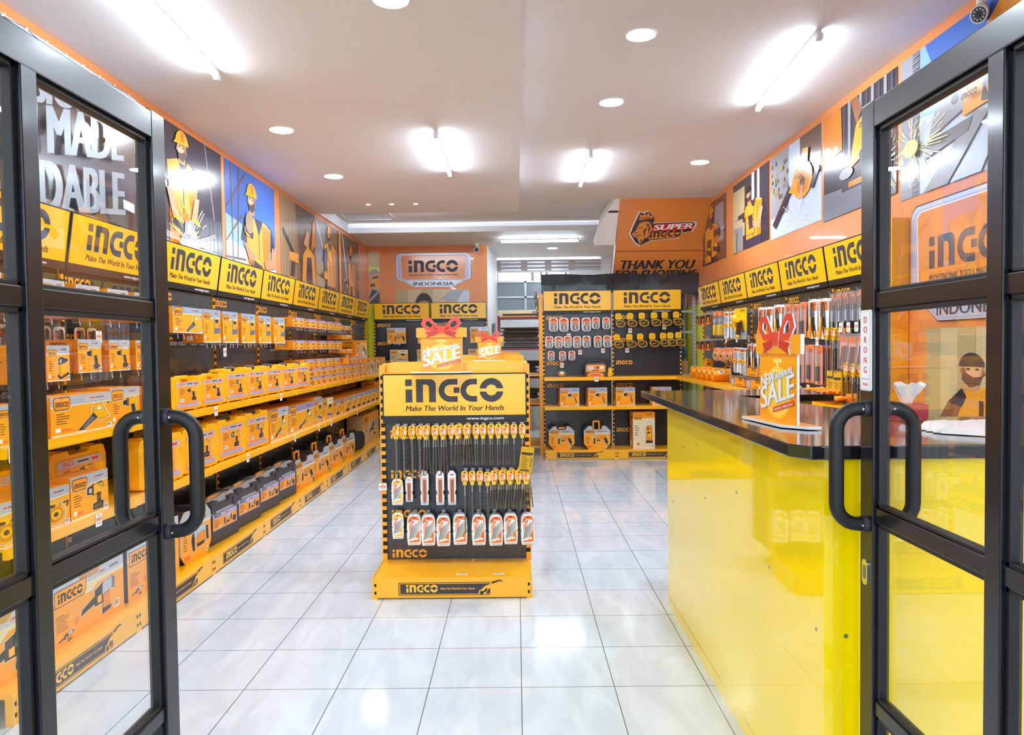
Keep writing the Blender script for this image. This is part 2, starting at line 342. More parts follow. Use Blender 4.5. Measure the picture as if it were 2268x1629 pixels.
# ---------------------------------------------------------------- entrance doors, standing open inward
def door_leaf(name, X, s):
    """s=+1: room-side face looks to +x (left leaf); leaf runs from the free edge back to the hinge"""
    y0, y1, t = -2.05, -1.118, .045
    xa, xb = X-t, X
    if s < 0: xa, xb = X, X+t
    xc = (xa+xb)/2
    b = MB()
    for a, c, zt in ((y1-.066, y1, 2.087), (-1.664, -1.617, 2.016), (y0, y0+.06, 2.016)): b.box(xa, xb, a, c, .012, zt, 'door_blk')
    b.box(xa-.004*(s < 0)*0, xb, y0, y1-.066, 2.016, 2.083, 'door_blk')
    for z0, z1 in ((1.557, 1.597), (1.004, 1.043), (.50, .538), (.012, .09)): b.box(xa+.006, xb-.006, y0+.06, y1-.066, z0, z1, 'door_blk')
    for a, c in ((y0+.06, -1.664), (-1.617, y1-.066)):                       # glazing beads
        for z0, z1 in ((.09, .50), (.538, 1.004), (1.043, 1.557), (1.597, 2.016)):
            b.box(xc-.012, xc+.012, a, a+.012, z0, z1, 'rubber'); b.box(xc-.012, xc+.012, c-.012, c, z0, z1, 'rubber')
            b.box(xc-.012, xc+.012, a, c, z0, z0+.01, 'rubber'); b.box(xc-.012, xc+.012, a, c, z1-.012, z1, 'rubber')
    o = b.build(name, bevel=.0025); o['kind'] = 'structure'
    for a, c in ((y0+.068, -1.668), (-1.612, y1-.074)):
        for z0, z1 in ((.098, .49), (.545, .995), (1.052, 1.546), (1.606, 2.006)): MB().box(xc-.003, xc+.003, a, c, z0, z1, 'door_glass').build('glass_pane', o)
    yh = y1-.032
    for sd in (1, -1):
        xf = xb if sd > 0 else xa
        st = .078; rb = .055
        pth = [(xf+sd*.002, yh, 1.297)]
        for k in range(7): w = R(90-15*k); pth.append((xf+sd*(st-rb+rb*math.cos(w)), yh, 1.297-rb+rb*math.sin(w)))
        for k in range(7): w = R(-15*k); pth.append((xf+sd*(st-rb+rb*math.cos(w)), yh, .993+rb+rb*math.sin(w)))
        pth.append((xf+sd*.002, yh, .993))
        h = MB().tube(pth, .0185, 'rubber', 16).build('pull_handle', o, smooth=True)
        for z in (1.297, .993):
            MB().tube([(xf, yh, z), (xf+sd*.012, yh, z)], .0215, 'case_blk', 16).build('handle_collar', h, smooth=True)
            MB().tube([(xf+sd*.018, yh-.017, z), (xf+sd*.018, yh-.0215, z)], .0028, 'steel', 8).build('grub_screw', h)
    return o
d1 = door_leaf('door_1', -.53, 1)
d2 = door_leaf('door_2', 1.31, -1)
def sidesign():
    b = MB(); b.prism(rrect(-.028, -.105, .028, .105, .006), -.003, 0, 'white')
    b.prism(rrect(-.024, -.101, .024, .101, .005), -.0034, -.003, 'galv'); b.poly(rrect(-.0232, -.1002, .0232, .1002, .005), -.0036, 'white')
    for i, ch in enumerate('DORONG'): b.text(ch, 0, .072-i*.0262, .0165, -.004, 'red', align='C', bold=.02)
    b.poly(rect(-.02, -.075, .02, -.0738), -.004, 'ink'); b.text('PUSH', 0, -.0925, .008, -.004, 'red', align='C', bold=True)
    return b
o = sidesign().build('push_sign', d2, label='white push sign lettered in red'); o.location = (1.31, -1.151, 1.449); o.rotation_euler = (0, 0, RW)
b = MB(); b.prism(rrect(-.014, -.034, .014, .034, .013), -.004, 0, 'chrome'); b.prism(rrect(-.006, -.018, .006, .018, .004), -.005, -.004, 'steel_dk')
o = b.build('latch_plate', d2, label='chrome latch plate'); o.location = (1.31, -1.150, .865); o.rotation_euler = (0, 0, RW)

# ---------------------------------------------------------------- lamps
def tube_lamp(label, p0, p1, z, group='fluorescent batten lamps on the ceiling'):
    v = Vector((p1[0]-p0[0], p1[1]-p0[1], 0)); L_ = v.length; a = math.atan2(v.y, v.x)
    t = thing('tube_lamp', label, 'lamp', ((p0[0]+p1[0])/2, (p0[1]+p1[1])/2, z), a, group)
    MB().box(-L_/2, L_/2, -.014, .014, -.03, -.001, 'wallwhite').build('batten', t)
    MB().tube([(-L_/2+.02, 0, -.044), (L_/2-.02, 0, -.044)], .015, 'tube_light', 12).build('light_tube', t)
    for s in (-1, 1): MB().box(s*L_/2-.02, s*L_/2+.02, -.016, .016, -.062, -.028, 'wallwhite').build('end_cap', t)
for args in (('long white batten lamp over the left shelves nearest the entrance', (-1.30, .06), (-1.37, 1.25), ZD), ('white batten lamp on the dropped ceiling above the floor gondola', (-.205, 2.46), (-.213, 3.72), ZD),
             ('long white batten lamp above the sales counter', (2.165, 1.14), (2.24, 2.40), ZC), ('white batten lamp on the higher ceiling beyond the recess edge', (1.11, 3.62), (1.122, 4.85), ZC),
             ('white batten lamp beside the ceiling hatch', (-1.66, 6.10), (-.42, 6.13), ZC), ('white batten lamp on the rear ceiling behind the beam', (.16, 8.02), (1.39, 8.0), ZD)):
    tube_lamp(*args)
def downlight(label, x, y, z, r=.085, mat='down_light', group='round downlights in the ceiling'):
    t = thing('downlight', label, 'lamp', (x, y, z), 0, group)
    b = MB(); n = 24
    for i in range(n):
        a, c = R(360*i/n), R(360*(i+1)/n); P = lambda w, q, zz: (q*math.cos(w), q*math.sin(w), zz)
        b.face([P(a, r+.012, 0), P(c, r+.012, 0), P(c, r+.008, -.008), P(a, r+.008, -.008)][::-1], 'wallwhite'); b.face([P(a, r+.008, -.008), P(c, r+.008, -.008), P(c, r, -.008), P(a, r, -.008)][::-1], 'wallwhite')
    b.build('trim_ring', t)
    MB().slab(circ(0, 0, r, 24), -.0075, -.002, mat).build('diffuser', t)
for l, x, y, z in (('round downlight over the left aisle nearest the hanging boxes', -1.37, 2.40, ZD), ('round downlight over the left aisle deeper in the shop', -1.355, 3.87, ZD), ('round downlight at the ceiling front near the recess', -.185, .42, ZD),
                   ('large round downlight on the higher ceiling nearest the entrance', 1.143, 1.17, ZC), ('round downlight on the higher ceiling behind the nearest one', 1.122, 2.31, ZC), ('round downlight on the higher ceiling before the sloping stair', 2.24, 4.08, ZC),
                   ('round downlight on the rear ceiling', 1.03, 9.1, ZD)):
    downlight(l, x, y, z)
for i, x in enumerate((-1.30, -1.03, -.75)): downlight(('small warm spotlight at the wall end of a row of three', 'small warm spotlight in the middle of a row of three', 'small warm spotlight at the recess end of a row of three')[i], x, 5.22, ZD, .028, 'spot_light', 'small spotlights in the dropped ceiling')
t = thing('ceiling_hatch', 'square white framed access hatch in the ceiling', 'hatch', (-1.62, 6.65, ZC))
b = MB()
for a in ((-.34, .34, -.33, -.30), (-.34, .34, .30, .33), (-.34, -.31, -.3, .3), (.31, .34, -.3, .3)): b.box(*a, -.012, -.001, 'wallwhite')
b.build('hatch_frame', t); MB().box(-.3, .3, -.29, .29, -.006, -.002, 'p_grey').build('hatch_panel', t)
def cctv(label, loc, rz, tilt, drop=0):
    t = thing('security_camera', label, 'camera', loc, rz)
    MB().tube([(0, 0, 0), (0, 0, -.012)], .05, 'wallwhite', 20).build('mount', t, smooth=True)
    MB().tube([(0, 0, -.012), (0, -.01, -.05-drop)], .022, 'wallwhite', 14).build('arm', t, smooth=True)
    d = Vector((0, -math.cos(tilt), -math.sin(tilt))); c = Vector((0, -.01, -.075-drop))
    h = MB().tube([c-d*.07, c-d*.06, c+d*.07, c+d*.085], .048, 'wallwhite', 20).build('housing', t, smooth=True)
    f_ = MB().tube([c+d*.085, c+d*.088], .040, 'blk_gloss', 20); 
    g = f_.build('lens_face', t, smooth=True)
    u = Vector((1, 0, 0)); w = d.cross(u); b = MB()
    for k in range(10):
        q = c+d*.088+(u*math.cos(R(36*k))+w*math.sin(R(36*k)))*.028; b.tube([q, q+d*.002], .0045, 'silver', 8)
    b.build('infrared_ring', g)
    MB().tube([c+d*.088, c+d*.094], .014, 'dark', 12).build('lens', g, smooth=True)
cctv('white bullet camera above the wall poster by the entrance', (2.785, .673, ZC), R(-38), R(22), .07)
o = bpy.data.objects['security_camera']; o.scale = (.8, .8, .95)
cctv('small white camera above the back wall sign', (-.24, 8.52, ZD), R(8), R(20))

# ---------------------------------------------------------------- printed posters and wall signs
class Art:
    def __init__(s, mb, x0, z0, x1, z1, bg): s.b = mb; s.x0, s.z0, s.w, s.h = x0, z0, x1-x0, z1-z0; s.y = -.002; mb.box(x0, x1, -.002, 0, z0, z1, bg)
    def P(s, pts): return [(s.x0+s.w*min(max(a, 0), 1), s.z0+s.h*min(max(c, 0), 1)) for a, c in pts]
    def p(s, mat, *pts): s.y -= .0003; s.b.poly(s.P(pts), s.y, mat)
    def r(s, mat, a, c, d, e): s.p(mat, *rect(a, c, d, e))
    def e(s, mat, cx, cz, rx, rz, n=16, a0=0, a1=360): s.p(mat, *circ(cx, cz, rx, n, rz, a0, a1))
    def l(s, mat, a, c, d, e, w=.02):
        nx, nz = -(e-c), d-a; q = math.hypot(nx, nz) or 1; nx, nz = nx/q*w/2, nz/q*w/2
        s.p(mat, (a+nx, c+nz), (d+nx, e+nz), (d-nx, e-nz), (a-nx, c-nz))
    def sparks(s, cx, cz, n, ln, seed, mat='p_spark', a0=0, a1=360):
        q = random.Random(seed)
        for _ in range(n):
            w = R(q.uniform(a0, a1)); d = q.uniform(.1, 1)*ln; k = q.uniform(.3, .9)
            s.l(mat, cx+math.cos(w)*d*k, cz+math.sin(w)*d*k, cx+math.cos(w)*d, cz+math.sin(w)*d, .006)
    def head(s, cx, cz, k, facing=1, helmet=True, beard=True, skin='skin'):
        g = facing
        s.p(skin, (cx-.10*k*g, cz-.28*k), (cx+.10*k*g, cz-.28*k), (cx+.09*k*g, cz+.05*k), (cx-.12*k*g, cz+.05*k))
        s.e(skin, cx, cz, .15*k, .21*k); s.p('skin_dk', (cx-.15*k*g, cz+.02*k), (cx-.19*k*g, cz-.05*k), (cx-.13*k*g, cz-.07*k))
        s.e('skin_lt', cx-.03*k*g, cz-.0*k, .10*k, .15*k)
        if beard: s.p('beard', (cx-.14*k*g, cz-.07*k), (cx-.03*k*g, cz-.09*k), (cx+.12*k*g, cz-.0*k), (cx+.13*k*g, cz-.13*k), (cx+.02*k*g, cz-.24*k), (cx-.1*k*g, cz-.2*k))
        s.e('hair', cx-.075*k*g, cz+.03*k, .026*k, .016*k); s.e('hair', cx+.04*k*g, cz+.03*k, .026*k, .016*k); s.l('hair', cx-.12*k*g, cz+.075*k, cx+.09*k*g, cz+.075*k, .018*k)
        s.e('skin_dk', cx+.11*k*g, cz, .03*k, .05*k)
        if helmet:
            s.p('p_helmet', *circ(cx, cz+.1*k, .2*k, 14, .25*k, 0, 180)); s.p('p_vest2', *circ(cx+.02*k*g, cz+.12*k, .06*k, 8, .22*k, 0, 180)); s.p('p_helmet', (cx-.27*k*g, cz+.06*k), (cx+.2*k*g, cz+.1*k), (cx+.2*k*g, cz+.15*k), (cx-.2*k*g, cz+.13*k))
        else: s.p('hair', *circ(cx, cz+.07*k, .165*k, 12, .2*k, 0, 180))
    def torso(s, cx, zt, zb, w, arm=1, sleeve='p_dark', pants='p_navy', skin='skin'):
        h = zt-zb
        s.p(pants, (cx-w*.42, 0), (cx+w*.42, 0), (cx+w*.4, zb+.02), (cx-w*.4, zb+.02))
        s.p(sleeve, (cx-w*.5, zt-.03), (cx-w*.36, zt), (cx-w*.34, zt-h*.5), (cx-w*.62, zt-h*.45)); s.p(sleeve, (cx+w*.5, zt-.03), (cx+w*.36, zt), (cx+w*.34, zt-h*.5), (cx+w*.62, zt-h*.45))
        s.p('p_vest', (cx-w*.16, zt+.01), (cx-w*.45, zt-.04), (cx-w*.4, zb), (cx+w*.4, zb), (cx+w*.45, zt-.04), (cx+w*.16, zt+.01)); s.p('p_vest2', (cx+w*.1, zt-.02), (cx+w*.43, zt-.05), (cx+w*.4, zb), (cx+w*.2, zb))
        s.p(sleeve, (cx-w*.15, zt+.01), (cx+w*.15, zt+.01), (cx, zt-h*.28)); s.l('p_dark', cx, zt-h*.2, cx, zb, .012)
    def tool(s, cx, cz, k, g=1, body='p_vest'):
        s.p('p_dark', (cx-.05*k*g, cz-.02*k), (cx-.5*k*g, cz+.03*k), (cx-.5*k*g, cz+.12*k), (cx-.05*k*g, cz+.16*k)); s.p('silver', (cx-.5*k*g, cz+.04*k), (cx-.72*k*g, cz+.06*k), (cx-.72*k*g, cz+.1*k), (cx-.5*k*g, cz+.11*k))
        s.p(body, (cx-.1*k*g, cz-.04*k), (cx-.1*k*g, cz+.2*k), (cx+.4*k*g, cz+.18*k), (cx+.42*k*g, cz-.02*k)); s.p('p_dark', (cx+.1*k*g, cz-.03*k), (cx+.3*k*g, cz-.03*k), (cx+.36*k*g, cz-.4*k), (cx+.16*k*g, cz-.42*k)); s.p(body, (cx+.06*k*g, cz-.42*k), (cx+.44*k*g, cz-.4*k), (cx+.44*k*g, cz-.55*k), (cx+.06*k*g, cz-.56*k))
    def glove(s, cx, cz, k):
        s.e('p_helmet', cx, cz, .11*k, .09*k); s.p('p_dark', (cx-.1*k, cz-.02*k), (cx+.12*k, cz-.1*k), (cx+.14*k, cz+.0*k), (cx-.08*k, cz+.05*k))
        for q in (-1, 0, 1): s.l('p_dark', cx-.09*k+q*.045*k, cz+.05*k, cx-.06*k+q*.045*k, cz-.06*k, .012*k)
def poster(label, x0, z0, x1, z1, bg, fn, side, group=None):
    b = MB(); A = Art(b, x0, z0, x1, z1, bg); fn(A)
    o = b.build('wall_poster'); tag(o, label, 'poster')
    if side == 'L': o.location = (XL+.001, 0, 0); o.rotation_euler = (0, 0, LW)
    elif side == 'R': o.location = (XR-.001, 0, 0); o.rotation_euler = (0, 0, RW)
    else: o.location = (0, YB-.001, 0)
    return o
def pL0(A):   # wall of letters
    q = random.Random(3)
    A.r('p_pale', 0, .86, 1, 1); A.r('p_brown', 0, .1, 1, .68); A.p('p_dark2', (.55, .1), (1, .1), (1, .5), (.55, .66)); A.r('p_lime', .985, .62, 1, .8)
    for i in range(26): A.l('p_grey2' if i % 2 else 'p_white', q.uniform(0, 1), .88+.02*(i % 5), q.uniform(0, 1), .9+.02*(i % 6), .006)
    for i in range(16): A.l('p_white', .05+i*.062, .8+.1*(i % 2), .09+i*.062, 1, .005)
    A.p('p_stone', (0, 0), (1, 0), (1, .06), (.5, .13), (0, .17))
    for i in range(70): u = q.uniform(0, .98); A.e(q.choice(('p_wood2', 'p_osb', 'p_brown', 'p_stone')), u, q.uniform(.0, .14-.07*u), .012, .008, 6)
    for i in range(3): A.p('p_wood', (.8-i*.1, .03+i*.015), (1, .005+i*.01), (1, .02+i*.012), (.8-i*.1, .045+i*.015))
    A.p('p_vest2', (.965, .08), (.998, .08), (.995, .24), (.975, .28)); A.p('p_white', (.9, .2), (.95, .19), (.95, .25), (.9, .26))
    b = A.b; y = A.y-.001
    for t, zz, h, wd, sk in (('PROFESSIONAL', 2.885, .195, 1.58, .2), ('TOOLS MADE', 2.635, .25, 1.62, .2), ('AFFORDABLE', 2.305, .26, 1.60, .15)): b.text(t, 1.34, zz, h, y, 'p_letter', width=wd, align='R', bold=.04, skew=sk)
def pL1(A):
    A.p('p_dark2', (.1, 0), (.1, .62), (.2, .72), (.3, .62), (.3, 0)); A.l('p_grey', .74, 1, .93, .1, .012); A.r('p_dark2', .6, .1, .98, .38)
    for i in range(6): A.l('p_grey2', .62+i*.06, .1, .62+i*.06, .38, .006)
    A.torso(.42, .74, .34, .44, pants='p_vest2'); A.head(.41, .84, .42, 1)
    A.p('skin', (.2, .5), (.28, .48), (.36, .26), (.29, .22)); A.p('skin', (.63, .5), (.56, .48), (.5, .26), (.57, .22)); A.glove(.33, .24, .7); A.glove(.56, .26, .7)
    A.p('p_grey', (.4, .1), (.56, .16), (.54, .3), (.42, .28)); A.p('p_white', (.44, .12), (.5, .15), (.49, .26), (.45, .25)); A.e('p_grey2', .46, .13, .1, .05); A.p('p_vest2', (.1, .02), (.7, .05), (.6, .1), (.15, .07)); A.sparks(.45, .1, 70, .42, 5); A.e('p_spark', .42, .09, .12, .035)
def pL2(A):
    A.p('p_sky2', (0, 0), (1, 0), (1, .35), (0, .5)); A.p('p_pale', (0, 0), (1, 0), (1, .12), (0, .28))
    for a in ((.1, 1, .12, 0), (.25, 1, .2, .1), (0, .55, .35, .95), (0, .25, .3, .55), (0, .1, .35, .12)): A.l('p_brown', *a, .02)
    A.torso(.62, .56, 0, .58, sleeve='p_navy'); A.head(.48, .73, .5, 1); A.p('skin', (.9, .34), (.99, .3), (.98, .12), (.75, .08), (.72, .16), (.88, .2)); A.p('skin', (.3, .3), (.42, .1), (.62, .05), (.66, .14), (.46, .22)); A.glove(.4, .42, .7); A.e('p_wood', .42, .5, .08, .11); A.glove(.56, .1, .8)
def pL3(A):
    A.r('p_wood', 0, 0, .42, 1); A.r('p_wood2', .42, 0, .5, 1); A.p('p_brown', (.5, .45), (1, .5), (1, 1), (.4, 1))
    for i in range(5): A.l('p_wood2', .06+i*.08, 0, .06+i*.08, .8, .008)
    A.l('p_dark', .05, .62, .45, .28, .06); A.tool(.42, .3, .5, -1); A.p('p_vest', (.55, 0), (.6, .42), (.75, .55), (.95, .45), (1, 0)); A.p('p_dark', (.68, .1), (.72, .4), (.86, .42), (.9, .02)); A.p('skin', (.62, .55), (.72, .75), (.82, .73), (.76, .52)); A.p('p_vest2', (.85, .5), (1, .6), (1, .9), (.92, .9))
def pL4(A):
    A.r('p_grey', .0, .4, .35, 1); A.r('p_osb2', 0, 0, .3, .4); A.l('p_white', .02, .95, .4, .45, .03); A.torso(.55, .72, .12, .55, sleeve='p_jean', pants='p_navy'); A.head(.52, .84, .38, 1); A.p('p_jean', (.3, .62), (.42, .66), (.4, .2), (.28, .3)); A.e('p_helmet', .53, .55, .09, .08); A.glove(.34, .26, .7); A.tool(.3, .22, .35); A.r('p_vest', .93, 0, 1, 1)
def pL5(A):
    A.l('p_white', .05, 1, .3, .2, .05); A.l('p_grey', .2, 1, .45, .4, .03); A.r('p_brown', .3, .3, 1, 1); A.torso(.55, .6, .1, .5, sleeve='p_brown', pants='p_brown'); A.head(.5, .75, .4, 1, True); A.tool(.4, .25, .5); A.sparks(.35, .1, 25, .35, 9)
for a in (('mural poster of big grey letters beside the shop entrance', -.9, 2.16, 1.585, 3.09, 'p_brown', pL0), ('poster of a helmeted grinder worker with sparks before a dark wall', 1.70, 2.17, 2.885, 3.085, 'p_dark', pL1), ('poster of a bearded worker in helmet against blue sky', 2.955, 2.17, 4.175, 3.085, 'p_sky', pL2),
          ('brown poster of hands screwing into timber', 4.34, 2.17, 5.60, 3.085, 'p_brown', pL3), ('poster of a worker kneeling in blue shirt and goggles', 5.65, 2.17, 6.80, 3.085, 'p_wood2', pL4), ('brownish poster of a worker nearest the back corner', 6.92, 2.17, 7.97, 3.085, 'p_dark2', pL5)): poster(*a, 'L')
def pR1(A): A.r('p_grey', .55, .3, .9, .9); A.torso(.4, .62, .1, .62, sleeve='p_brown', pants='p_dark', ); A.head(.42, .78, .45, 1, skin='skin_dk'); A.tool(.45, .42, .7, -1); A.glove(.3, .2, .9); A.glove(.6, .22, .9)
def pR2(A):
    A.r('p_osb', 0, .2, .35, .9); A.r('p_grey', .0, 0, .3, .35); A.r('p_white', .55, .2, .62, 1); A.r('p_white', .7, .2, .76, 1); A.torso(.6, .62, .12, .5, sleeve='p_dark', pants='p_navy'); A.head(.48, .73, .42, 1, False); A.p('skin', (.78, .5), (.86, .46), (.78, .2), (.5, .3), (.52, .38), (.7, .3)); A.tool(.42, .45, .5); A.r('p_osb2', 0, 0, .12, .3)
def pR3(A):
    A.r('p_grey', 0, .25, .4, 1); A.r('p_pale', 0, 0, 1, .25); A.r('p_brown', .62, .5, 1, 1)
    for i in range(30): q = random.Random(i); A.e(q.choice(('p_osb2', 'p_grey2', 'p_wood')), q.uniform(.02, .4), q.uniform(.3, .95), .02, .03, 6)
    A.l('p_dark', .1, .14, .46, .5, .09); A.e('p_vest', .68, .52, .19, .2); A.e('p_vest2', .69, .5, .12, .13); A.e('p_dark', .69, .5, .045, .05); A.p('p_vest', (.42, .45), (.55, .62), (.68, .68), (.56, .4)); A.p('p_dark', (.82, .4), (.95, .6), (.99, .54), (.88, .36)); A.p('p_vest', (.62, .68), (.7, .85), (.8, .83), (.78, .66)); A.sparks(.6, .12, 40, .4, 11, 'p_white')
    A.b.logo(A.x0+A.w*.57, A.z0+A.h*.56, .12, A.y-.001, 'dark', it=.2)
def pR4(A):
    for i in range(9): A.r('p_grey' if i % 2 else 'p_dark2', .3+i*.078, .45, .335+i*.078, 1)
    A.p('p_vest2', (0, .55), (.3, .6), (.28, 1), (0, 1)); A.p('skin_dk', (.42, 1), (.52, 1), (.6, .78), (.5, .76)); A.e('p_spark', .08, .66, .04, .04); A.e('p_spark', .2, .64, .03, .035); A.e('p_dark', .62, .72, .1, .14)
    A.p('p_vest', (.4, .38), (.5, .75), (.68, .86), (.9, .8), (.98, .55), (.75, .5)); A.e('p_vest2', .74, .58, .1, .13); A.e('p_dark', .74, .46, .2, .1); A.p('p_grey2', (0, 0), (1, 0), (1, .2), (0, .26)); A.p('p_dark', (.3, .2), (.95, .2), (.95, .32), (.3, .3)); A.p('p_vest2', (.4, .22), (.8, .22), (.8, .27), (.4, .27)); A.e('p_grey', .36, .36, .1, .05); A.sparks(.8, .3, 60, .35, 13, 'p_spark', -70, 60); A.e('p_spark', .82, .34, .09, .07)
    A.b.logo(A.x0+A.w*.58, A.z0+A.h*.68, .17, A.y-.001, 'dark', it=.1)
def pR5(A):
    A.p('p_sky2', (0, .55), (1, .4), (1, 1), (0, 1)); A.p('p_sky', (.3, .7), (.8, .9), (.8, 1), (.2, 1)); A.r('p_grey', 0, 0, .1, 1); A.r('p_grey2', .1, 0, .16, 1)
    for i in range(24): A.l('p_grey', .105, i*.042, .155, i*.042, .008)
    A.p('p_grey', (.2, 0), (.55, .38), (.65, .36), (.38, 0)); A.p('p_pale', (.4, 0), (.68, .35), (.74, .3), (.6, 0)); A.p('p_vest', (.55, .55), (.62, .85), (.75, 1), (1, 1), (1, .0), (.72, .0), (.7, .4)); A.p('p_dark', (.5, .52), (.62, .5), (.68, .6), (.6, .74)); A.p('p_vest2', (.7, 0), (.78, .3), (1, .35), (1, 0))
    A.p('p_grey', (.24, .34), (.3, .55), (.5, .62), (.52, .44)); A.e('p_dark', .43, .52, .025, .035); A.p('p_grey2', (.2, .22), (.52, .28), (.55, .36), (.24, .33)); A.p('p_vest', (.48, .38), (.5, .62), (.64, .62), (.64, .4)); A.p('p_dark', (.6, .42), (.78, .36), (.82, .5), (.74, .62), (.62, .58)); A.glove(.72, .48, .8); A.sparks(.14, .33, 70, .28, 17, 'p_spark'); A.e('p_lime', .13, .33, .06, .06)
    A.b.logo(A.x0+A.w*.505, A.z0+A.h*.47, .13, A.y-.0012, 'dark')
for a in (('dim poster of a worker holding a drill nearest the stair', -6.25, 2.47, -5.22, 3.22, 'p_brown', pR1), ('poster of a bearded worker drilling beside white bars', -4.95, 2.47, -3.83, 3.22, 'p_dark', pR2), ('poster of an orange leaf blower blowing wood chips', -3.79, 2.45, -2.67, 3.22, 'p_pale', pR3),
          ('poster of an orange cut off saw throwing sparks', -2.63, 2.42, -1.55, 3.22, 'p_dark', pR4), ('poster of a gloved worker grinding metal under blue sky', -1.51, 2.355, -.2, 3.22, 'p_pale', pR5)): poster(*a, 'R')
def pR6(A):
    for i in range(7): A.r('p_osb' if i % 2 else 'p_osb2', i*.15, 0, i*.15+.147, 1)
    A.p('p_vest', (.33, .0), (.3, .36), (.42, .46), (.62, .46), (.68, .3), (.66, 0)); A.p('skin_dk', (.08, 0), (.22, .3), (.34, .28), (.24, 0)); A.p('p_dark', (.22, .3), (.34, .44), (.38, .36), (.34, .26)); A.head(.42, .6, .62, -1, False, skin='skin'); A.l('p_dark', .5, .34, .5, .08, .03); A.p('p_vest', (.68, .1), (.7, .36), (.86, .4), (.88, .1)); A.glove(.8, .2, 1.0); A.p('p_vest', (.86, .3), (1, .45), (1, 0), (.88, 0)); A.b.logo(A.x0+A.w*.56, A.z0+A.h*.28, .05, A.y-.001, 'dark', it=.3)
poster('poster of a bearded worker leaning over a drill behind the counter', -1.23, .95, -.2, 1.545, 'p_osb', pR6, 'R')
def pB0(A):
    A.p('p_osb', (0, .7), (1, .7), (1, 1), (0, 1)); A.p('p_lime', (0, .6), (1, .62), (1, .7), (0, .7)); A.p('p_grey', (.1, .55), (.9, .58), (.7, .66), (.2, .64)); A.p('p_vest', (.2, .42), (.95, .44), (.95, .56), (.3, .54)); A.p('p_navy', (.3, .47), (.9, .48), (.85, .53), (.35, .52)); A.p('p_vest', (.0, .28), (.95, .3), (1, .42), (.05, .4)); A.p('p_navy', (.1, .32), (.6, .33), (.55, .39), (.12, .38)); A.p('p_dark', (0, 0), (1, 0), (1, .22), (.3, .28), (0, .12)); A.l('p_grey', 0, .05, 1, .25, .05)
poster('narrow poster of yellow trucks in the back corner', -2.02, 2.2, -1.845, 3.06, 'p_stone', pB0, 'B')
def pB1(A):
    for i in range(6): A.r('p_osb' if i % 2 else 'p_osb2', i*.17, 0, i*.17+.165, 1)
    A.p('p_grey', (.6, .4), (.75, .95), (1, .95), (1, .1)); A.p('p_pale', (.8, 0), (.92, .9), (1, .9), (1, 0)); A.p('hair', *circ(.38, .0, .12, 14, .8, 0, 180)); A.p('skin', *circ(.38, 0, .1, 10, .3, 0, 180))
poster('pale poster with the top of a dark haired head above the back shelves', -1.58, 2.16, -.37, 2.42, 'p_osb', pB1, 'B')
def shield(label, x0, x1, zb, zt, side):
    """orange plate with a silver rim that drops to a name strip"""
    b = MB(); w = x1-x0; h = zt-zb; X = lambda u: x0+u*w; Z = lambda v: zb+v*h
    def out(e, q=.045):
        r_ = q; pts = [(.24+e*.3, e), (.76-e*.3, e), (.90-e*.5, .17+e*.2), (.985-e, .22+e), (1-e, .3)]
        pts += [(1-e, .9-e), (1-e-.015, .955-e), (.945-e, 1-e*2), (.055+e, 1-e*2), (e+.015, .955-e), (e, .9-e), (e, .3), (.015+e, .22+e), (.10+e*.5, .17+e*.2)]
        return [(X(u), Z(v)) for u, v in pts]
    b.prism(out(0), -.008, 0, 'p_dark'); b.poly(out(.006), -.0086, 'silver'); b.poly(out(.022), -.0092, 'lilac')
    inn = [(.06, .9), (.075, .25), (.11, .22), (.89, .22), (.925, .25), (.94, .9), (.91, .94), (.09, .94)]
    b.poly([(X(u), Z(v)) for u, v in inn], -.0098, 'white'); b.poly([(X(.5+(u-.5)*.985), Z(.58+(v-.58)*.975)) for u, v in inn], -.0104, 'vinyl_org')
    b.poly([(X(u), Z(v)) for u, v in ((.13, .19), (.87, .19), (.74, .03), (.26, .03))], -.0098, 'silver')
    b.logo(X(.17), Z(.44), w*.66, -.011, 'ink'); b.text('PROFESSIONAL TOOLS MADE AFFORDABLE', X(.5), Z(.335), h*.05, -.011, 'ink', width=w*.655, bold=True, it=.18, align='C'); b.text('INDONESIA', X(.5), Z(.05), h*.105, -.0104, 'ink', width=w*.53, bold=.02, align='C')
    o = b.build('wall_sign'); tag(o, label, 'sign')
    if side == 'R': o.location = (XR-.001, 0, 0); o.rotation_euler = (0, 0, RW)
    else: o.location = (0, YB-.001, 0)
shield('silver rimmed shop name plate on the wall behind the counter', -1.385, -.2, 1.585, 2.29, 'R')
shield('silver rimmed shop name plate on the orange back wall', -1.575, -.335, 2.46, 3.02, 'B')
# sloping stair face: lion emblem plate and the thank-you lettering
ang = math.atan2(1.05, 1.08)
b = MB(); Sx = lambda u: -.57+u*1.14
out = [(.27, .13), (.34, .05), (.46, .16), (.78, .2), (.80, .3), (.93, .34), (.96, .48), (.93, .52), (.45, .5), (.47, .56), (.44, .66), (.38, .74), (.33, .70), (.28, .72), (.26, .62), (.23, .48), (.2, .3)]
S = lambda pts, k=1, c=(.55, .4): [((c[0]+(u-c[0])*k-.575)*1.12, (c[1]+(v-c[1])*k)*.80) for u, v in pts]
b.prism(S(out), -.006, 0, 'white'); b.poly(S(out, .955, (.5, .42)), -.0066, 'p_dark')
b.poly(S([(.3, .5), (.27, .36), (.23, .3), (.26, .24), (.30, .22), (.34, .08), (.38, .2), (.43, .24), (.46, .4), (.42, .52), (.36, .54)]), -.0072, 'vinyl_org')   # lion head in profile
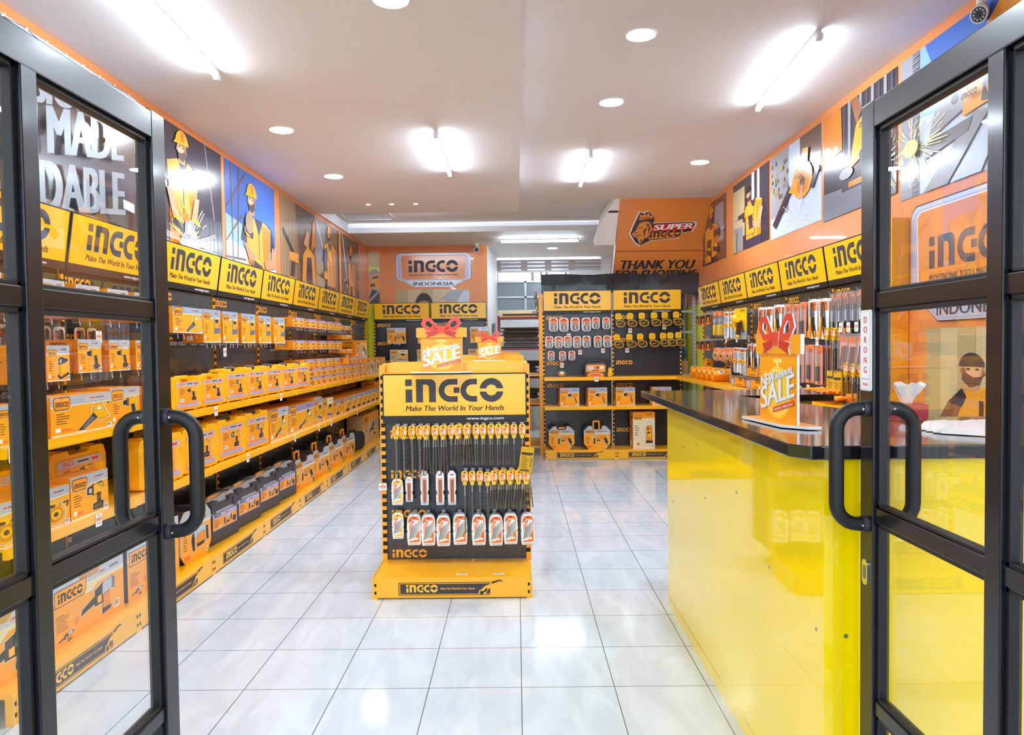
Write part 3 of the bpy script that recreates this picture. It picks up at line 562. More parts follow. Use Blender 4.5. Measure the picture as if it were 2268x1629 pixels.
for a in ([(.26, .31), (.30, .34), (.30, .325), (.265, .295)], [(.27, .25), (.33, .29), (.335, .275), (.28, .24)], [(.30, .41), (.35, .43), (.35, .42), (.31, .40)], [(.38, .48), (.41, .5), (.42, .42), (.40, .44)], [(.38, .22), (.36, .36), (.40, .44), (.385, .34)], [(.43, .26), (.41, .4), (.44, .46), (.43, .36)], [(.34, .1), (.345, .2), (.36, .18)]): b.poly(S(a), -.0078, 'p_dark')
b.poly(S([(.29, .56), (.44, .59), (.45, .68), (.41, .63), (.39, .71), (.36, .64), (.345, .72), (.33, .64), (.29, .68), (.3, .62)]), -.0072, 'vinyl_org'); b.text('SUPER', (.365-.575)*1.12, .585*.8, .028, -.0078, 'p_dark', width=.13, align='C', bold=True)
b.poly(S([(.46, .34), (.93, .38), (.92, .5), (.47, .48)]), -.0072, 'red_dk'); b.text('SUPER', -.114, .293, .082, -.0078, 'white', width=.49, bold=.03, it=.25, skew=.05); b.poly(S([(.43, .19), (.79, .225), (.82, .36), (.46, .33)]), -.0075, 'vinyl_org'); b.logo(-.149, .175, .40, -.0082, 'p_dark', skew=.05)
o = b.build('emblem_sign'); tag(o, 'crowned lion emblem sign on the sloping orange stair face', 'sign')
dn = Vector((0, 1.05, -1.08)).normalized()
def on_slope(o, dist, x=2.285): p = Vector((x, Yt, ZC))+dn*dist+Vector((0, -.717, -.697))*.004; o.location = p; o.rotation_euler = (ang, 0, 0)
on_slope(o, .76)
b = MB(); b.prism(rect(-.57, -.003, .57, .003), -.002, 0, 'maroon'); o = b.build('sign_seam'); tag(o, 'dark red seam across the sloping orange stair face', 'seam'); on_slope(o, .80)
b = MB(); b.text('THANK YOU', .0, .185, .148, -.002, 'p_dark', width=.98, bold=.035, it=.12, align='C'); b.text('FOR SHOPPING', .02, .02, .148, -.002, 'p_dark', width=1.12, bold=.035, it=.12, align='C')
b.prism(rect(-.56, -.06, .56, .36), -.001, .0, 'vinyl_org')
o = b.build('thank_you_sign'); tag(o, 'black thank you lettering low on the sloping stair face', 'sign'); on_slope(o, 1.28)
# ---------------------------------------------------------------- shop fittings
UW = .92
def art_grinder(b, x, z, k, y, kz, m1='metal_yel', m2='blk'):
    b.poly([(x+k*u, z+kz*v) for u, v in ((0, .1), (.12, .02), (.3, .05), (.34, .25), (.2, .34), (.05, .3))], y, m1); b.poly([(x+k*u, z+kz*v) for u, v in ((.1, .3), (.28, .55), (.62, .72), (.7, .6), (.42, .38), (.33, .2))], y-.0003, m1)
    b.poly([(x+k*u, z+kz*v) for u, v in ((.18, .2), (.3, .4), (.38, .36), (.28, .16))], y-.0006, m2); b.poly([(x+k*u, z+kz*v) for u, v in ((.55, .66), (.85, .82), (1, .76), (.86, .9), (.5, .76))], y-.0006, m2); b.poly(circ(x+k*.14, z+kz*.14, k*.08, 10), y-.0006, m2)
def mesh_header():
    b = MB(); w = UW-.014; h = .306
    b.box(-w/2, w/2, -.006, .006, 0, h, 'blk'); b.poly(rect(-w/2+.008, .042, w/2-.008, h-.008), -.0066, 'sign_yel')
    s = w-.016; b.logo(-w/2+.156*s+.006, .126, .692*s, -.0074, 'ink'); b.text('Make The World In Your Hands', 0, .072, .033, -.0074, 'brown', width=.69*s, bold=True, it=.2, align='C'); b.text('www.ingco.com', .345*s, .014, .017, -.0074, 'white', width=.26*s, bold=True, align='R')
    return b
def mesh_back(w, z0, z1, seg, first):
    b = MB(); b.box(-w/2+.012, w/2-.012, 0, .018, z0, z1, 'pegboard')
    z = first
    while z < z1-.1:
        b.box(-w/2+.012, w/2-.012, -.0012, 0, z-.004, z-.0005, 'blk'); b.logo(-w/2+.05, z+.012, .22, -.0014, 'upright_yel'); z += seg
    return b
def mesh_upright(h, z0=0.0):
    b = MB(); b.box(-.010, .010, -.010, .02, z0, h, 'upright_yel'); z = max(z0, .14)+.03
    while z < h-.03:
        b.box(-.0105, .0105, -.0108, -.004, z, z+.028, 'slotdark'); z += .055
    return b
def mesh_shelf(w, d):
    b = MB(); b.box(-w/2+.002, w/2-.002, -d, -.005, -.012, 0, 'metal_yel'); b.box(-w/2, w/2, -d-.003, -d+.02, -.042, .002, 'metal_yel'); b.prism(rect(-w/2, -.036, w/2, -.006), -d-.005, -d-.003, 'metal_yel')
    b.box(w/2-.016, w/2, -d-.008, -d+.02, -.044, .0, 'metal_yel')
    return b
def mesh_base(w, d):
    b = MB(); b.box(-w/2+.002, w/2-.002, -d, 0, .104, .126, 'metal_yel'); b.box(-w/2+.001, w/2-.001, -d-.002, -d+.02, .008, .118, 'metal_yel')
    for s in (-1, 1):
        b.box(s*(w/2-.012)-.012, s*(w/2-.012)+.012, -d-.004, -d+.03, 0, .11, 'metal_yel')
        for z in (.03, .075): b.box(s*(w/2-.012)-.006, s*(w/2-.012)+.006, -d-.0046, -d-.004, z, z+.018, 'slotdark')
    y = -d-.003; x0, x1 = -w*.34, w*.22
    b.poly(rect(x0, .022, x1+.02, .098), y, 'brown'); b.poly(rect(x0+.005, .026, x1+.02, .094), y-.0003, 'metal_yel'); b.poly(rect(x0+.01, .03, x1+.02, .09), y-.0006, 'brown'); b.poly(rect(x0+.014, .034, x1+.02, .086), y-.0009, 'ink')
    b.logo(x0+.045, .041, .185, y-.0014, 'sign_yel'); b.text('Make The World In Your Hands', x0+.245, .056, .012, y-.0014, 'metal_yel', width=.2, bold=True, it=.2); art_grinder(b, x1-.05, .022, .15, y-.002, .1, 'metal_yel', 'dark')
    return b
FIT = {}
def share(key, fn, name, parent, loc=(0, 0, 0), rx=0.0, bevel=0, rz=0.0):
    if key not in FIT: FIT[key] = fn().build(name, parent, bevel=bevel)
    else:
        o = FIT[key].copy(); C.objects.link(o); o.name = name; o.parent = parent; FIT[key+('n',)] = o
    o = FIT.get(key+('n',), FIT[key]); o.location = loc; o.rotation_euler = (rx, 0, rz)
    return o
def shelf_unit(label, loc, rz, shelves, depth=.36, header=True, base=True, zb=.126, last=False, group=None, h=2.2, tilt=R(8), first=.30):
    t = thing('shelf_unit', label, 'shelf unit', loc, rz, group)
    share(('back', h, zb, first), lambda: mesh_back(UW, zb, h-.28, .30, first), 'back_panel', t)
    share(('up', h), lambda: mesh_upright(h-.27), 'upright', t, (-UW/2+.011, 0, 0))
    if last: share(('up', h), lambda: mesh_upright(h-.27), 'upright', t, (UW/2-.011, 0, 0))
    if header: share(('head',), mesh_header, 'header_sign', t, (0, -.03, 1.893), tilt)
    for z in shelves: share(('shelf', depth), lambda: mesh_shelf(UW, depth), 'shelf', t, (0, 0, z), bevel=0)
    if base: share(('base', depth), lambda: mesh_base(UW, depth), 'base', t, (0, -.0, 0))
    return t
XP = -1.962                                   # plane of the left back panels
for i in range(9):
    y0 = -.28+UW*i
    shelf_unit('yellow and black wall shelf unit on the left wall, %s from the entrance' % ORD[i], (XP, y0+UW/2, 0), LW, (.70, 1.095), last=(i == 8), group='wall shelf units along the left wall')
XQ = 2.79
for i in range(5):
    t = shelf_unit('wall shelf unit behind the counter, %s from the stair end' % ORD[i], (XQ, 6.035-UW/2-.9205*i, 0), RW, (.70, 1.06), last=(i == 4), group='wall shelf units along the right wall')
    if i == 4: MB().box(UW/2, UW/2+.022, -.06, .045, 0, 2.24, 'upright_yel').build('end_post', t)
for i in range(2):
    shelf_unit(('yellow topped shelf unit against the back wall, beside the lime corner', 'yellow topped shelf unit against the back wall, beside the white wall end')[i], (-1.47+.93*i, 8.56, 0), 0, (.70, 1.06), last=(i == 1), tilt=R(3))
for i in range(2):
    t = shelf_unit(('shelf unit under the black banner hung with padlocks', 'shelf unit under the black banner hung with chain packs')[i], (1.208+.921*i, 6.40, 0), 0, (.685, 1.062), last=(i == 1), tilt=R(2))
    if i == 0: MB().box(-UW/2-.05, -UW/2-.002, -.012, .05, 0, 2.16, 'upright_yel').build('side_post', t)
t = shelf_unit('yellow shelf unit seen edge-on behind the padlock display', (.735, 6.90, 0), RW, (.70, 1.08), last=True)
b = MB(); N = 12
pts = [(.735+2.12*i/N, 2.42+.01*math.sin(i*1.3)) for i in range(N+1)]+[(2.855-2.12*i/N, (2.13 if i < 2 else 2.17)+.006*math.sin(i)) for i in range(N+1)]
b.prism(pts, 6.455, 6.46, 'banner_blk'); o = b.build('plastic_banner'); tag(o, 'shiny black plastic banner stretched above the padlock and chain shelves', 'banner')

# free-standing gondolas on the floor
def gondola(label, cx, yp, full):
    t = thing('display_gondola', label, 'display stand', (cx, yp, 0))
    H = 1.31; w = UW
    b = mesh_back(w, .126, H-.30, .253, .126); b.build('back_panel', t)
    for s in (-1, 1):
        u = MB(); u.box(-.016, .016, -.012, .05, .12, H+.05, 'upright_yel'); z = .17
        while z < H-.02:
            xx = -s*.004; u.box(xx-.0135, xx+.0135, -.0128, -.0118, z, z+.026, 'slotdark'); z += .05
        u.build('upright', t).location = (s*(w/2-.004), 0, 0)
    o = share(('head',), mesh_header, 'header_sign', t, (0, -.012, H-.31))
    b = MB(); b.box(-w/2+.012, w/2-.012, .055, .075, H, H+.062, 'metal_yel'); b.box(-w/2+.012, w/2-.012, -.004, .055, H-.008, H, 'metal_yel'); b.box(-w/2+.012, w/2-.012, .42, .45, H, H+.062, 'metal_yel'); b.box(-w/2+.0, -w/2+.02, .03, .42, H, H+.06, 'metal_yel'); b.box(w/2-.02, w/2, .03, .42, H, H+.06, 'metal_yel'); b.box(-w/2+.02, w/2-.02, .03, .42, H-.01, H, 'kraft')
    b.build('top_tray', t, bevel=.002)
    share(('base', .36), lambda: mesh_base(w, .36), 'base', t)
    b = MB(); b.box(-w/2+.012, w/2-.012, .02, .44, .126, H-.01, 'blk'); b.build('core', t)
    for s in (-1, 1): MB().slab([(s*(w/2+.007), 0), (s*(w/2+.0005), 0), (s*(w/2+.0005), -.358), (s*(w/2+.007), -.358)], 0, .128, 'metal_yel').build('base_side', t)
    return t
g1 = gondola('yellow floor gondola hung with drill bits in the aisle', .003, 1.438, True)
g2 = gondola('second yellow floor gondola standing behind the drill bit gondola', .005, 5.0, True)
for (x, z, wd) in ((.055, .1275, .065), (.275, .1275, .065)):
    b = MB(); b.box(-wd/2, wd/2, -.012, .012, 0, .0008, 'paper'); b.poly(rect(0, 0, 0.001, .001), -.02, 'paper') if 0 else None
    b.box(-wd*.4, wd*.4, -.004, .004, .0008, .0011, 'p_grey2'); o = b.build('price_sticker'); tag(o, 'white price sticker on the gondola base, %s' % ('left of the two' if x < .1 else 'right of the two'), 'sticker'); o.location = (x, 1.13, z)
b = MB(); b.slab([(-.40, -.1), (.05, -.19), (.40, -.1), (.1, .12), (-.3, .1)], 0, .004, 'kraft'); b.slab([(-.1, -.05), (.40, .0), (.35, .1), (-.05, .14)], .004, .03, 'org'); o = b.build('folded_carton'); tag(o, 'flattened carton lying in the top tray of the second gondola', 'carton'); o.location = (.03, 5.26, 1.3728)

# ---------------------------------------------------------------- sale standees shaped like gift boxes
def standee():
    t = thing('sale_standee', '', 'sign')
    b = MB(); b.slab([(-.24, -.07), (.14, -.07), (.24, .01), (.24, .07), (-.14, .07), (-.24, .0)], 0, .012, 'foam'); b.slab([(-.238, -.069), (.138, -.069), (.238, .01), (.238, .069), (-.138, .069), (-.238, .0)], .012, .0128, 'sale_org'); b.build('base_plate', t)
    y = -.006; P = MB(); P.prism(rect(-.17, .0128, .17, .36), y, .006, 'foam'); P.prism(rect(-.205, .335, .205, .425), y-.004, .008, 'foam')
    P.poly(rect(-.17, .0128, .17, .335), y-.0006, 'sale_org'); P.poly(rect(-.17, .318, .17, .335), y-.0009, 'box_side'); P.poly(rect(-.205, .335, .205, .425), y-.0046, 'sale_org'); brd = P.build('board', t)
    a = MB(); q = y-.0012
    a.poly(circ(0, .15, .125, 26), q, 'sale_yel'); a.poly(circ(0, .15, .112, 26), q-.0004, 'sale_pale'); a.poly(circ(0, .15, .10, 26), q-.0008, 'sale_yel'); a.poly(rect(-.012, .268, .012, .3), q, 'sale_pale'); a.poly(rrect(-.04, .292, .04, .312, .009), q, 'sale_pale'); a.poly([(.085, .25), (.1, .275), (.12, .27), (.125, .245), (.1, .235)], q, 'sale_yel'); a.poly([(-.14, .22), (-.12, .25), (-.1, .24), (-.115, .215)], q, 'sale_yel')
    for dx, dz, m_, yy in ((.003, -.004, 'silver', -.0036), (0, 0, 'white', -.0042)):
        a.text('NEW', -.148+dx, .168+dz, .055, y+yy, m_, width=.125, bold=.03, skew=.25); a.text('ARRIVAL', -.02+dx, .207+dz, .03, y+yy, m_, width=.165, bold=.03, skew=.27)
        a.text('SALE', -.152+dx, .06+dz, .108, y+yy-.0003, m_, width=.302, bold=.022, skew=.27)
    a.poly([(-.04, .05), (.15, .1), (.15, .125), (-.035, .075)], y-.0048, 'red'); a.text('LIMITED TIME SALE', -.028, .057, .012, y-.0054, 'white', width=.168, bold=True, skew=.26)
    a.build('printed_offer', brd)
    w = MB(); z0 = .405
    for s in (-1, 1):
        loop = [(0, z0+.02), (s*.05, z0+.05), (s*.10, z0+.11), (s*.145, z0+.115), (s*.16, z0+.05), (s*.12, z0-.005), (s*.05, z0-.01)]
        w.prism([(s*.03, z0), (s*.055, z0+.05), (s*.075, z0+.048), (s*.06, z0+.005)], y-.010, y-.002, 'foam', 'red')
        for quad in ([(s*.02, z0+.01), (s*.045, z0+.055), (s*.09, z0+.115), (s*.10, z0+.085), (s*.07, z0+.05)], [(s*.09, z0+.115), (s*.145, z0+.115), (s*.125, z0+.08), (s*.10, z0+.085)], [(s*.145, z0+.115), (s*.165, z0+.055), (s*.13, z0+.052), (s*.125, z0+.08)], [(s*.165, z0+.055), (s*.12, z0-.005), (s*.10, z0+.025), (s*.13, z0+.052)], [(s*.12, z0-.005), (s*.02, z0-.01), (s*.02, z0+.03), (s*.10, z0+.025)]): w.prism(quad, y-.010, y-.002, 'foam', 'red')
        w.prism([(s*.02, z0), (s*.13, z0-.02), (s*.11, z0-.045), (s*.12, z0-.075), (s*.03, z0-.04)], y-.0105, y-.0045, 'foam', 'red_dk')
    w.prism([(-.03, z0+.035), (.03, z0+.035), (.025, z0-.03), (-.025, z0-.03)], y-.013, y-.004, 'foam', 'red'); w.build('bow', t)
    return t
o = place('standee', standee, 'new arrival sale standee with red bow on top of the front gondola', (-.072, 1.412, 1.3108), R(-3)); o.scale = (.77, .86, .66)
o = place('standee', standee, 'smaller looking sale standee on the gondola farther back', (.09, 4.975, 1.3108), 0); o.scale = (.77, .86, .64)
o = place('standee', standee, 'sale standee turned sideways on the black counter top', (1.30, -.56, 1.193), R(-84)); o.scale = (.79, .7, .72)
# ---------------------------------------------------------------- tool pictures for the printed packs (unit square)
TOOLS = {
 'drill': [('dark', [(.02,.70),(.02,.84),(.3,.9),(.3,.66)]), ('metal_yel', [(.28,.66),(.28,.93),(.72,.95),(.84,.84),(.78,.66)]), ('dark', [(.5,.67),(.72,.67),(.8,.28),(.58,.26)]), ('brown', [(.46,.28),(.9,.28),(.9,.08),(.46,.08)]), ('steel_dk', [(.3,.9),(.36,.93),(.36,.66),(.3,.66)])],
 'impact': [('dark', [(.02,.66),(.05,.9),(.35,.95),(.35,.6)]), ('silver', [(.1,.7),(.12,.85),(.25,.85),(.25,.68)]), ('metal_yel', [(.33,.6),(.33,.95),(.72,.97),(.85,.82),(.72,.62)]), ('gold', [(.52,.95),(.72,.97),(.85,.82),(.7,.8)]), ('brown', [(.48,.62),(.68,.62),(.66,.28),(.5,.28)]), ('dark', [(.3,.28),(.78,.3),(.76,.04),(.28,.06)]), ('steel_dk', [(.34,.2),(.7,.22),(.7,.14),(.34,.13)])],
 'vac': [('dark', [(.0,.02),(.1,.14),(.48,.62),(.62,.44),(.18,.02)]), ('p_grey2', [(.1,.06),(.4,.5),(.52,.42),(.2,.05)]), ('metal_yel', [(.45,.66),(.5,.96),(.76,.98),(.84,.66),(.98,.42),(.7,.3),(.58,.44)]), ('cream', [(.55,.7),(.58,.86),(.72,.86),(.74,.7)]), ('dark', [(.9,.95),(.98,.99),(.99,.97),(.92,.92)])],
 'sander': [('dark', [(.12,.6),(.18,.86),(.4,.92),(.92,.82),(.9,.74),(.5,.68)]), ('silver', [(.2,.66),(.28,.84),(.42,.82),(.4,.66)]), ('metal_yel', [(.25,.3),(.28,.62),(.72,.66),(.75,.34)]), ('metal_yel', [(.15,.22),(.9,.3),(.88,.36),(.18,.32)]), ('blk', [(.05,.12),(.3,.0),(.98,.2),(.92,.28),(.3,.1),(.1,.2)])],
 'blower': [('metal_yel', circ(.52,.42,.36,14)), ('box_side', circ(.52,.42,.27,14)), ('metal_yel', circ(.52,.42,.2,14)), ('dark', circ(.52,.42,.08,8)), ('metal_yel', [(.05,.62),(.2,.95),(.7,.86),(.62,.7)]), ('dark', [(.15,.72),(.22,.84),(.5,.78),(.45,.7)]), ('blk', [(.8,.8),(1,.82),(.97,.6),(.94,.6),(.96,.78),(.8,.76)])],
 'leafblower': [('blk', [(.0,.04),(.03,.2),(.5,.52),(.56,.38)]), ('silver', [(.12,.16),(.46,.42),(.48,.39),(.14,.12)]), ('metal_yel', [(.44,.3),(.48,.62),(.7,.7),(.98,.62),(.96,.34),(.62,.26)]), ('metal_yel', [(.52,.6),(.58,.96),(.8,.99),(.88,.62)]), ('cream', [(.6,.66),(.64,.86),(.74,.86),(.78,.66)]), ('dark', [(.56,.8),(.58,.96),(.66,.97),(.64,.86)])],
 'breaker': [('blk', [(.0,.36),(.04,.5),(.4,.68),(.46,.5)]), ('dark', [(.38,.4),(.4,.82),(.62,.92),(.66,.4)]), ('metal_yel', [(.46,.44),(.46,.62),(.58,.64),(.58,.44)]), ('silver', [(.6,.6),(.62,.92),(.9,.98),(.94,.74),(.72,.6)]), ('p_grey2', [(.9,.98),(.98,.9),(.97,.62),(.9,.68)]), ('box_side', [(.62,.2),(.62,.6),(.8,.62),(.82,.2)]), ('dark', [(.6,.08),(.6,.22),(.84,.22),(.84,.12)])],
 'rotary': [('blk', [(.05,.5),(.1,.72),(.22,.74),(.22,.1),(.12,.1)]), ('silver', [(.2,.6),(.2,.82),(.8,.92),(.92,.74),(.7,.6)]), ('box_side', [(.36,.26),(.38,.66),(.76,.66),(.78,.3)]), ('dark', [(.34,.18),(.34,.3),(.74,.32),(.7,.2)]), ('dark', [(.86,.3),(.84,.8),(.94,.8),(.97,.3)])],
 'hammer': [('silver', [(.0,.7),(.0,.78),(.5,.86),(.5,.78)]), ('box_side', [(.3,.5),(.3,.78),(.8,.86),(.86,.62),(.6,.5)]), ('blk', [(.1,.2),(.12,.66),(.2,.66),(.2,.2)]), ('dark', [(.72,.6),(.88,.66),(1,.28),(.9,.2),(.84,.24)]), ('dark', [(.3,.5),(.5,.5),(.48,.42),(.32,.42)]), ('blk', [(.9,.2),(1,.02),(.96,.0),(.88,.18)])],
 'saw': [('silver', circ(.4,.4,.3,16)), ('p_grey2', circ(.4,.4,.07,8)), ('metal_yel', circ(.4,.42,.34,14,None,10,190)), ('dark', [(.3,.8),(.4,.98),(.85,.9),(.8,.74)]), ('metal_yel', [(.5,.6),(.8,.9),(.98,.7),(.8,.44)]), ('brown', [(0,.3),(.9,.2),(.9,.27),(.02,.36)])],
 'solder': [('silver', [(.36,.8),(.38,.96),(.42,.96),(.46,.8)]), ('p_grey', [(.34,.66),(.36,.82),(.46,.82),(.44,.62)]), ('dark', [(.5,.62),(.5,.76),(.82,.76),(.82,.62)]), ('box_side', [(.36,.2),(.38,.66),(.44,.66),(.42,.2)]), ('p_grey2', [(.36,.1),(.4,.36),(.98,.38),(.98,.16)]), ('box_side', [(.5,.4),(.5,.62),(.52,.62),(.52,.4)]), ('dark', [(.86,.36),(.88,.6),(.9,.6),(.89,.36)])],
 'heatgun': [('dark', [(.0,.74),(.02,.9),(.3,.96),(.32,.68)]), ('box_side', [(.3,.66),(.32,.95),(.84,.98),(.94,.84),(.76,.66)]), ('box_side', [(.56,.68),(.78,.68),(.94,.18),(.74,.16)]), ('dark', [(.62,.6),(.68,.6),(.82,.2),(.75,.18)])],
 'jack': [('dark', [(.1,.1),(.1,.3),(.8,.36),(.8,.12)]), ('metal_yel', [(.3,.36),(.34,.6),(.6,.66),(.66,.38)]), ('blk', [(.6,.6),(.9,.95),(.97,.9),(.68,.52)]), ('silver', [(.4,.6),(.42,.9),(.5,.9),(.52,.62)])],
 'spray': [('brown', [(.4,.55),(.42,.9),(.6,.9),(.56,.5)]), ('dark', [(.55,.6),(.72,.62),(.84,.2),(.72,.18)]), ('p_white', [(.3,.12),(.28,.42),(.6,.44),(.58,.12)]), ('metal_yel', [(.5,.86),(.8,.96),(.84,.8),(.6,.76)])],
 'washer': [('box_side', [(.2,.06),(.24,.72),(.34,.8),(.74,.8),(.82,.7),(.84,.06)]), ('p_white', [(.36,.8),(.38,.96),(.7,.96),(.72,.8),(.66,.8),(.64,.9),(.44,.9),(.42,.8)]), ('metal_yel', [(.3,.3),(.3,.62),(.72,.62),(.72,.3)]), ('dark', circ(.4,.68,.05,10)), ('dark', [(.34,.46),(.34,.52),(.6,.54),(.6,.48)]), ('brown', [(.2,.06),(.2,.16),(.84,.16),(.84,.06)])],
 'padlock': [],
}
def grow(pts, k):
    cx, cz = sum(p[0] for p in pts)/len(pts), sum(p[1] for p in pts)/len(pts); out = []
    for u, v in pts: d = math.hypot(u-cx, v-cz) or 1; out.append((u+(u-cx)/d*k, v+(v-cz)/d*k))
    return out
def tool_art(b, kind, x, z, w, h, y, halo=True):
    Q = lambda pts: [(x+w*u, z+h*v) for u, v in pts]
    for m, pts in TOOLS[kind]: b.poly(Q(grow(pts, .06 if halo else .045)), y, 'cream')
    for i, (m, pts) in enumerate(TOOLS[kind]): b.poly(Q(grow(pts, .016)), y-.00016*(2*i+1), 'brown'); b.poly(Q(pts), y-.00016*(2*i+2), m)
def lines(b, x, z, w, n, dz, y, m='brown', seed=1):
    q = random.Random(seed)
    for i in range(n): b.poly(rect(x, z-i*dz, x+w*q.uniform(.5, 1), z-i*dz+dz*.28), y, m)
def barcode(b, x, z, w, h, y):
    b.poly(rect(x, z, x+w, z+h), y, 'paper'); n = 7
    for i in range(n): b.poly(rect(x+w*(.1+.8*i/n), z+h*.22, x+w*(.1+.8*i/n+.05+.03*(i % 2)), z+h*.88), y-.0002, 'ink')
def print_front(b, w, h, tool, top='holo', hb=.24, y=-.0004, tw=.56, th=None, tx=None, tz=None, side=False, body='box_org'):
    """the brand print of a carton: pale top band, octagon logo plate, picture, small lines"""
    x0 = -w/2; zb = h*(1-hb)
    b.poly(rect(x0, 0, w/2, h), y, body); b.poly(rect(x0, zb, w/2, h), y-.0002, top)
    lw = min(w*.36, h*.62); lx = x0+w*.05; pt = h-min(h*.05, .012); pb = zb-lw*.1
    b.poly([(x0, zb+h*.0), (x0, zb-h*.05), (lx, zb-h*.05), (lx+lw*.1, pb-lw*.12), (lx+lw*.9, pb-lw*.12), (lx+lw*1.15, zb-h*.03), (w/2, zb-h*.02), (w/2, zb+.001)], y-.0003, 'cream')
    pl = [(lx, pb+lw*.08), (lx+lw*.12, pb-lw*.05), (lx+lw*.88, pb-lw*.05), (lx+lw, pb+lw*.08), (lx+lw, pb+lw*.36), (lx+lw*.92, pb+lw*.42), (lx+lw*.08, pb+lw*.42), (lx, pb+lw*.36)]
    c = (lx+lw/2, pb+lw*.18); b.poly([(c[0]+(a-c[0])*1.08, c[1]+(e-c[1])*1.16) for a, e in pl], y-.0005, 'brown'); b.poly(pl, y-.0007, 'org'); b.logo(lx+lw*.09, pb+lw*.06, lw*.82, y-.001, 'dark')
    b.poly(rect(w*.12, h-h*hb*.55, w*.2, h-h*hb*.4), y-.0006, 'red'); b.poly(rect(w*.21, h-h*hb*.55, w*.36, h-h*hb*.4), y-.0006, 'p_grey2')
    lines(b, x0+w*.08, zb-h*.22, w*.22, 5, h*.06, y-.0006)
    if tool:
        th = th or (h*.68); tw_ = w*tw; tool_art(b, tool, (w/2-tw_-w*.04) if tx is None else x0+w*tx, h*.05 if tz is None else h*tz, tw_, th, y-.0008)
    b.poly(rect(x0+w*.06, h*.1, x0+w*.14, h*.2), y-.0006, 'paper'); b.poly(rect(x0+w*.16, h*.1, x0+w*.3, h*.16), y-.0006, 'tagorg')
    barcode(b, w/2-min(.04, w*.13)-w*.02, h*.03, min(.04, w*.13), min(.03, h*.12), y-.0026); b.poly(rect(x0, 0, w/2, h*.025), y-.0005, 'white')
def carton(name, cat, w, d, h, tool, top='holo', **k):
    def fn():
        t = thing(name, '', cat)
        b = MB(); b.box(-w/2, w/2, 0, d, 0, h, 'box_side')
        # printed left side (towards -x) and pale seam on top
        s = []
        for pts, m, e in ((rect(.02*d, .74*h, .98*d, .98*h), 'org', 0), (rect(.2*d, .06*h, .5*d, .2*h), 'paper', 0)):
            b.face([(-w/2-.0004, d-a, z) for a, z in pts][::-1], m)
        lw = min(d*.6, h*.5)
        for pts in LOGO: b.face([(-w/2-.0008, d*.8-(a*lw/4.253), h*.8+z*lw/4.253) for a, z in (pts if area2(pts) > 0 else pts[::-1])], 'brown')
        for i in range(5): b.face([(-w/2-.0006, d-a, z) for a, z in rect(.15*d, h*(.62-.07*i), (.5+.07*((i*3) % 4))*d, h*(.645-.07*i))][::-1], 'brown')
        for pts, m, e in ((rect(.06*d, .74*h, .94*d, .97*h), 'org', .0005), (rect(.3*d, .06*h, .62*d, .2*h), 'paper', .0005), (rect(.2*d, .8*h, .7*d, .9*h), 'brown', .001), (rect(.2*d, .4*h, .6*d, .5*h), 'brown', .0005)): b.face([(w/2+e, a, z) for a, z in pts], m)
        b.face([(-w/2+.005, 0.004, h+.0004), (w/2-.005, 0.004, h+.0004), (w/2-.005, .012, h+.0004), (-w/2+.005, .012, h+.0004)], 'cream')
        b.build('box', t)
        b = MB(); print_front(b, w, h, tool, top, **k); b.build('printed_front', t)
        return t
    return fn
def small_carton(w, d, h, tool, top='lilac'):
    def fn():
        b = MB(); b.box(-w/2, w/2, 0, d, 0, h, 'box_side'); y = -.0004
        b.poly(rect(-w/2, 0, w/2, h), y, 'box_org'); b.poly(rect(-w/2, h*.74, w/2, h), y-.0002, top); b.poly(rect(-w/2+w*.05, h*.78, -w/2+w*.3, h*.95), y-.0004, 'tagorg'); b.logo(-w/2+w*.07, h*.82, w*.2, y-.0006, 'brown')
        for kx, kw in ((.02, .4), (.55, .36)):
            if w > .22 or kx > .5: tool_art(b, tool, w*(kx-.5)+w*.08, h*.1, w*kw*(.9 if w < .22 else .7), h*.62, y-.0006, False)
        b.poly(rect(-w/2+w*.06, h*.4, -w/2+w*.3, h*.46), y-.0004, 'brown'); b.poly(rect(-w/2+w*.06, h*.28, -w/2+w*.24, h*.33), y-.0004, 'brown'); b.poly(rect(-w/2, 0, w/2, h*.05), y-.0003, 'pink')
        for i in range(3): b.face([(-w/2-.0005, d-a, z) for a, z in rect(.15*d, h*(.3+.2*i), .7*d, h*(.36+.2*i))][::-1], 'brown')
        for pts, m, e in ((rect(.05*d, h*.06, .95*d, h*.94), 'org', .0005), (rect(.3*d, h*.3, .62*d, h*.66), 'paper', .001), (rect(.36*d, h*.4, .56*d, h*.56), 'ink', .0014), (rect(.1*d, h*.76, .5*d, h*.86), 'brown', .001)): b.face([(w/2+e, a, z) for a, z in pts], m)
        o = b.build('tool_box'); o['category'] = 'box'; return o
    return fn
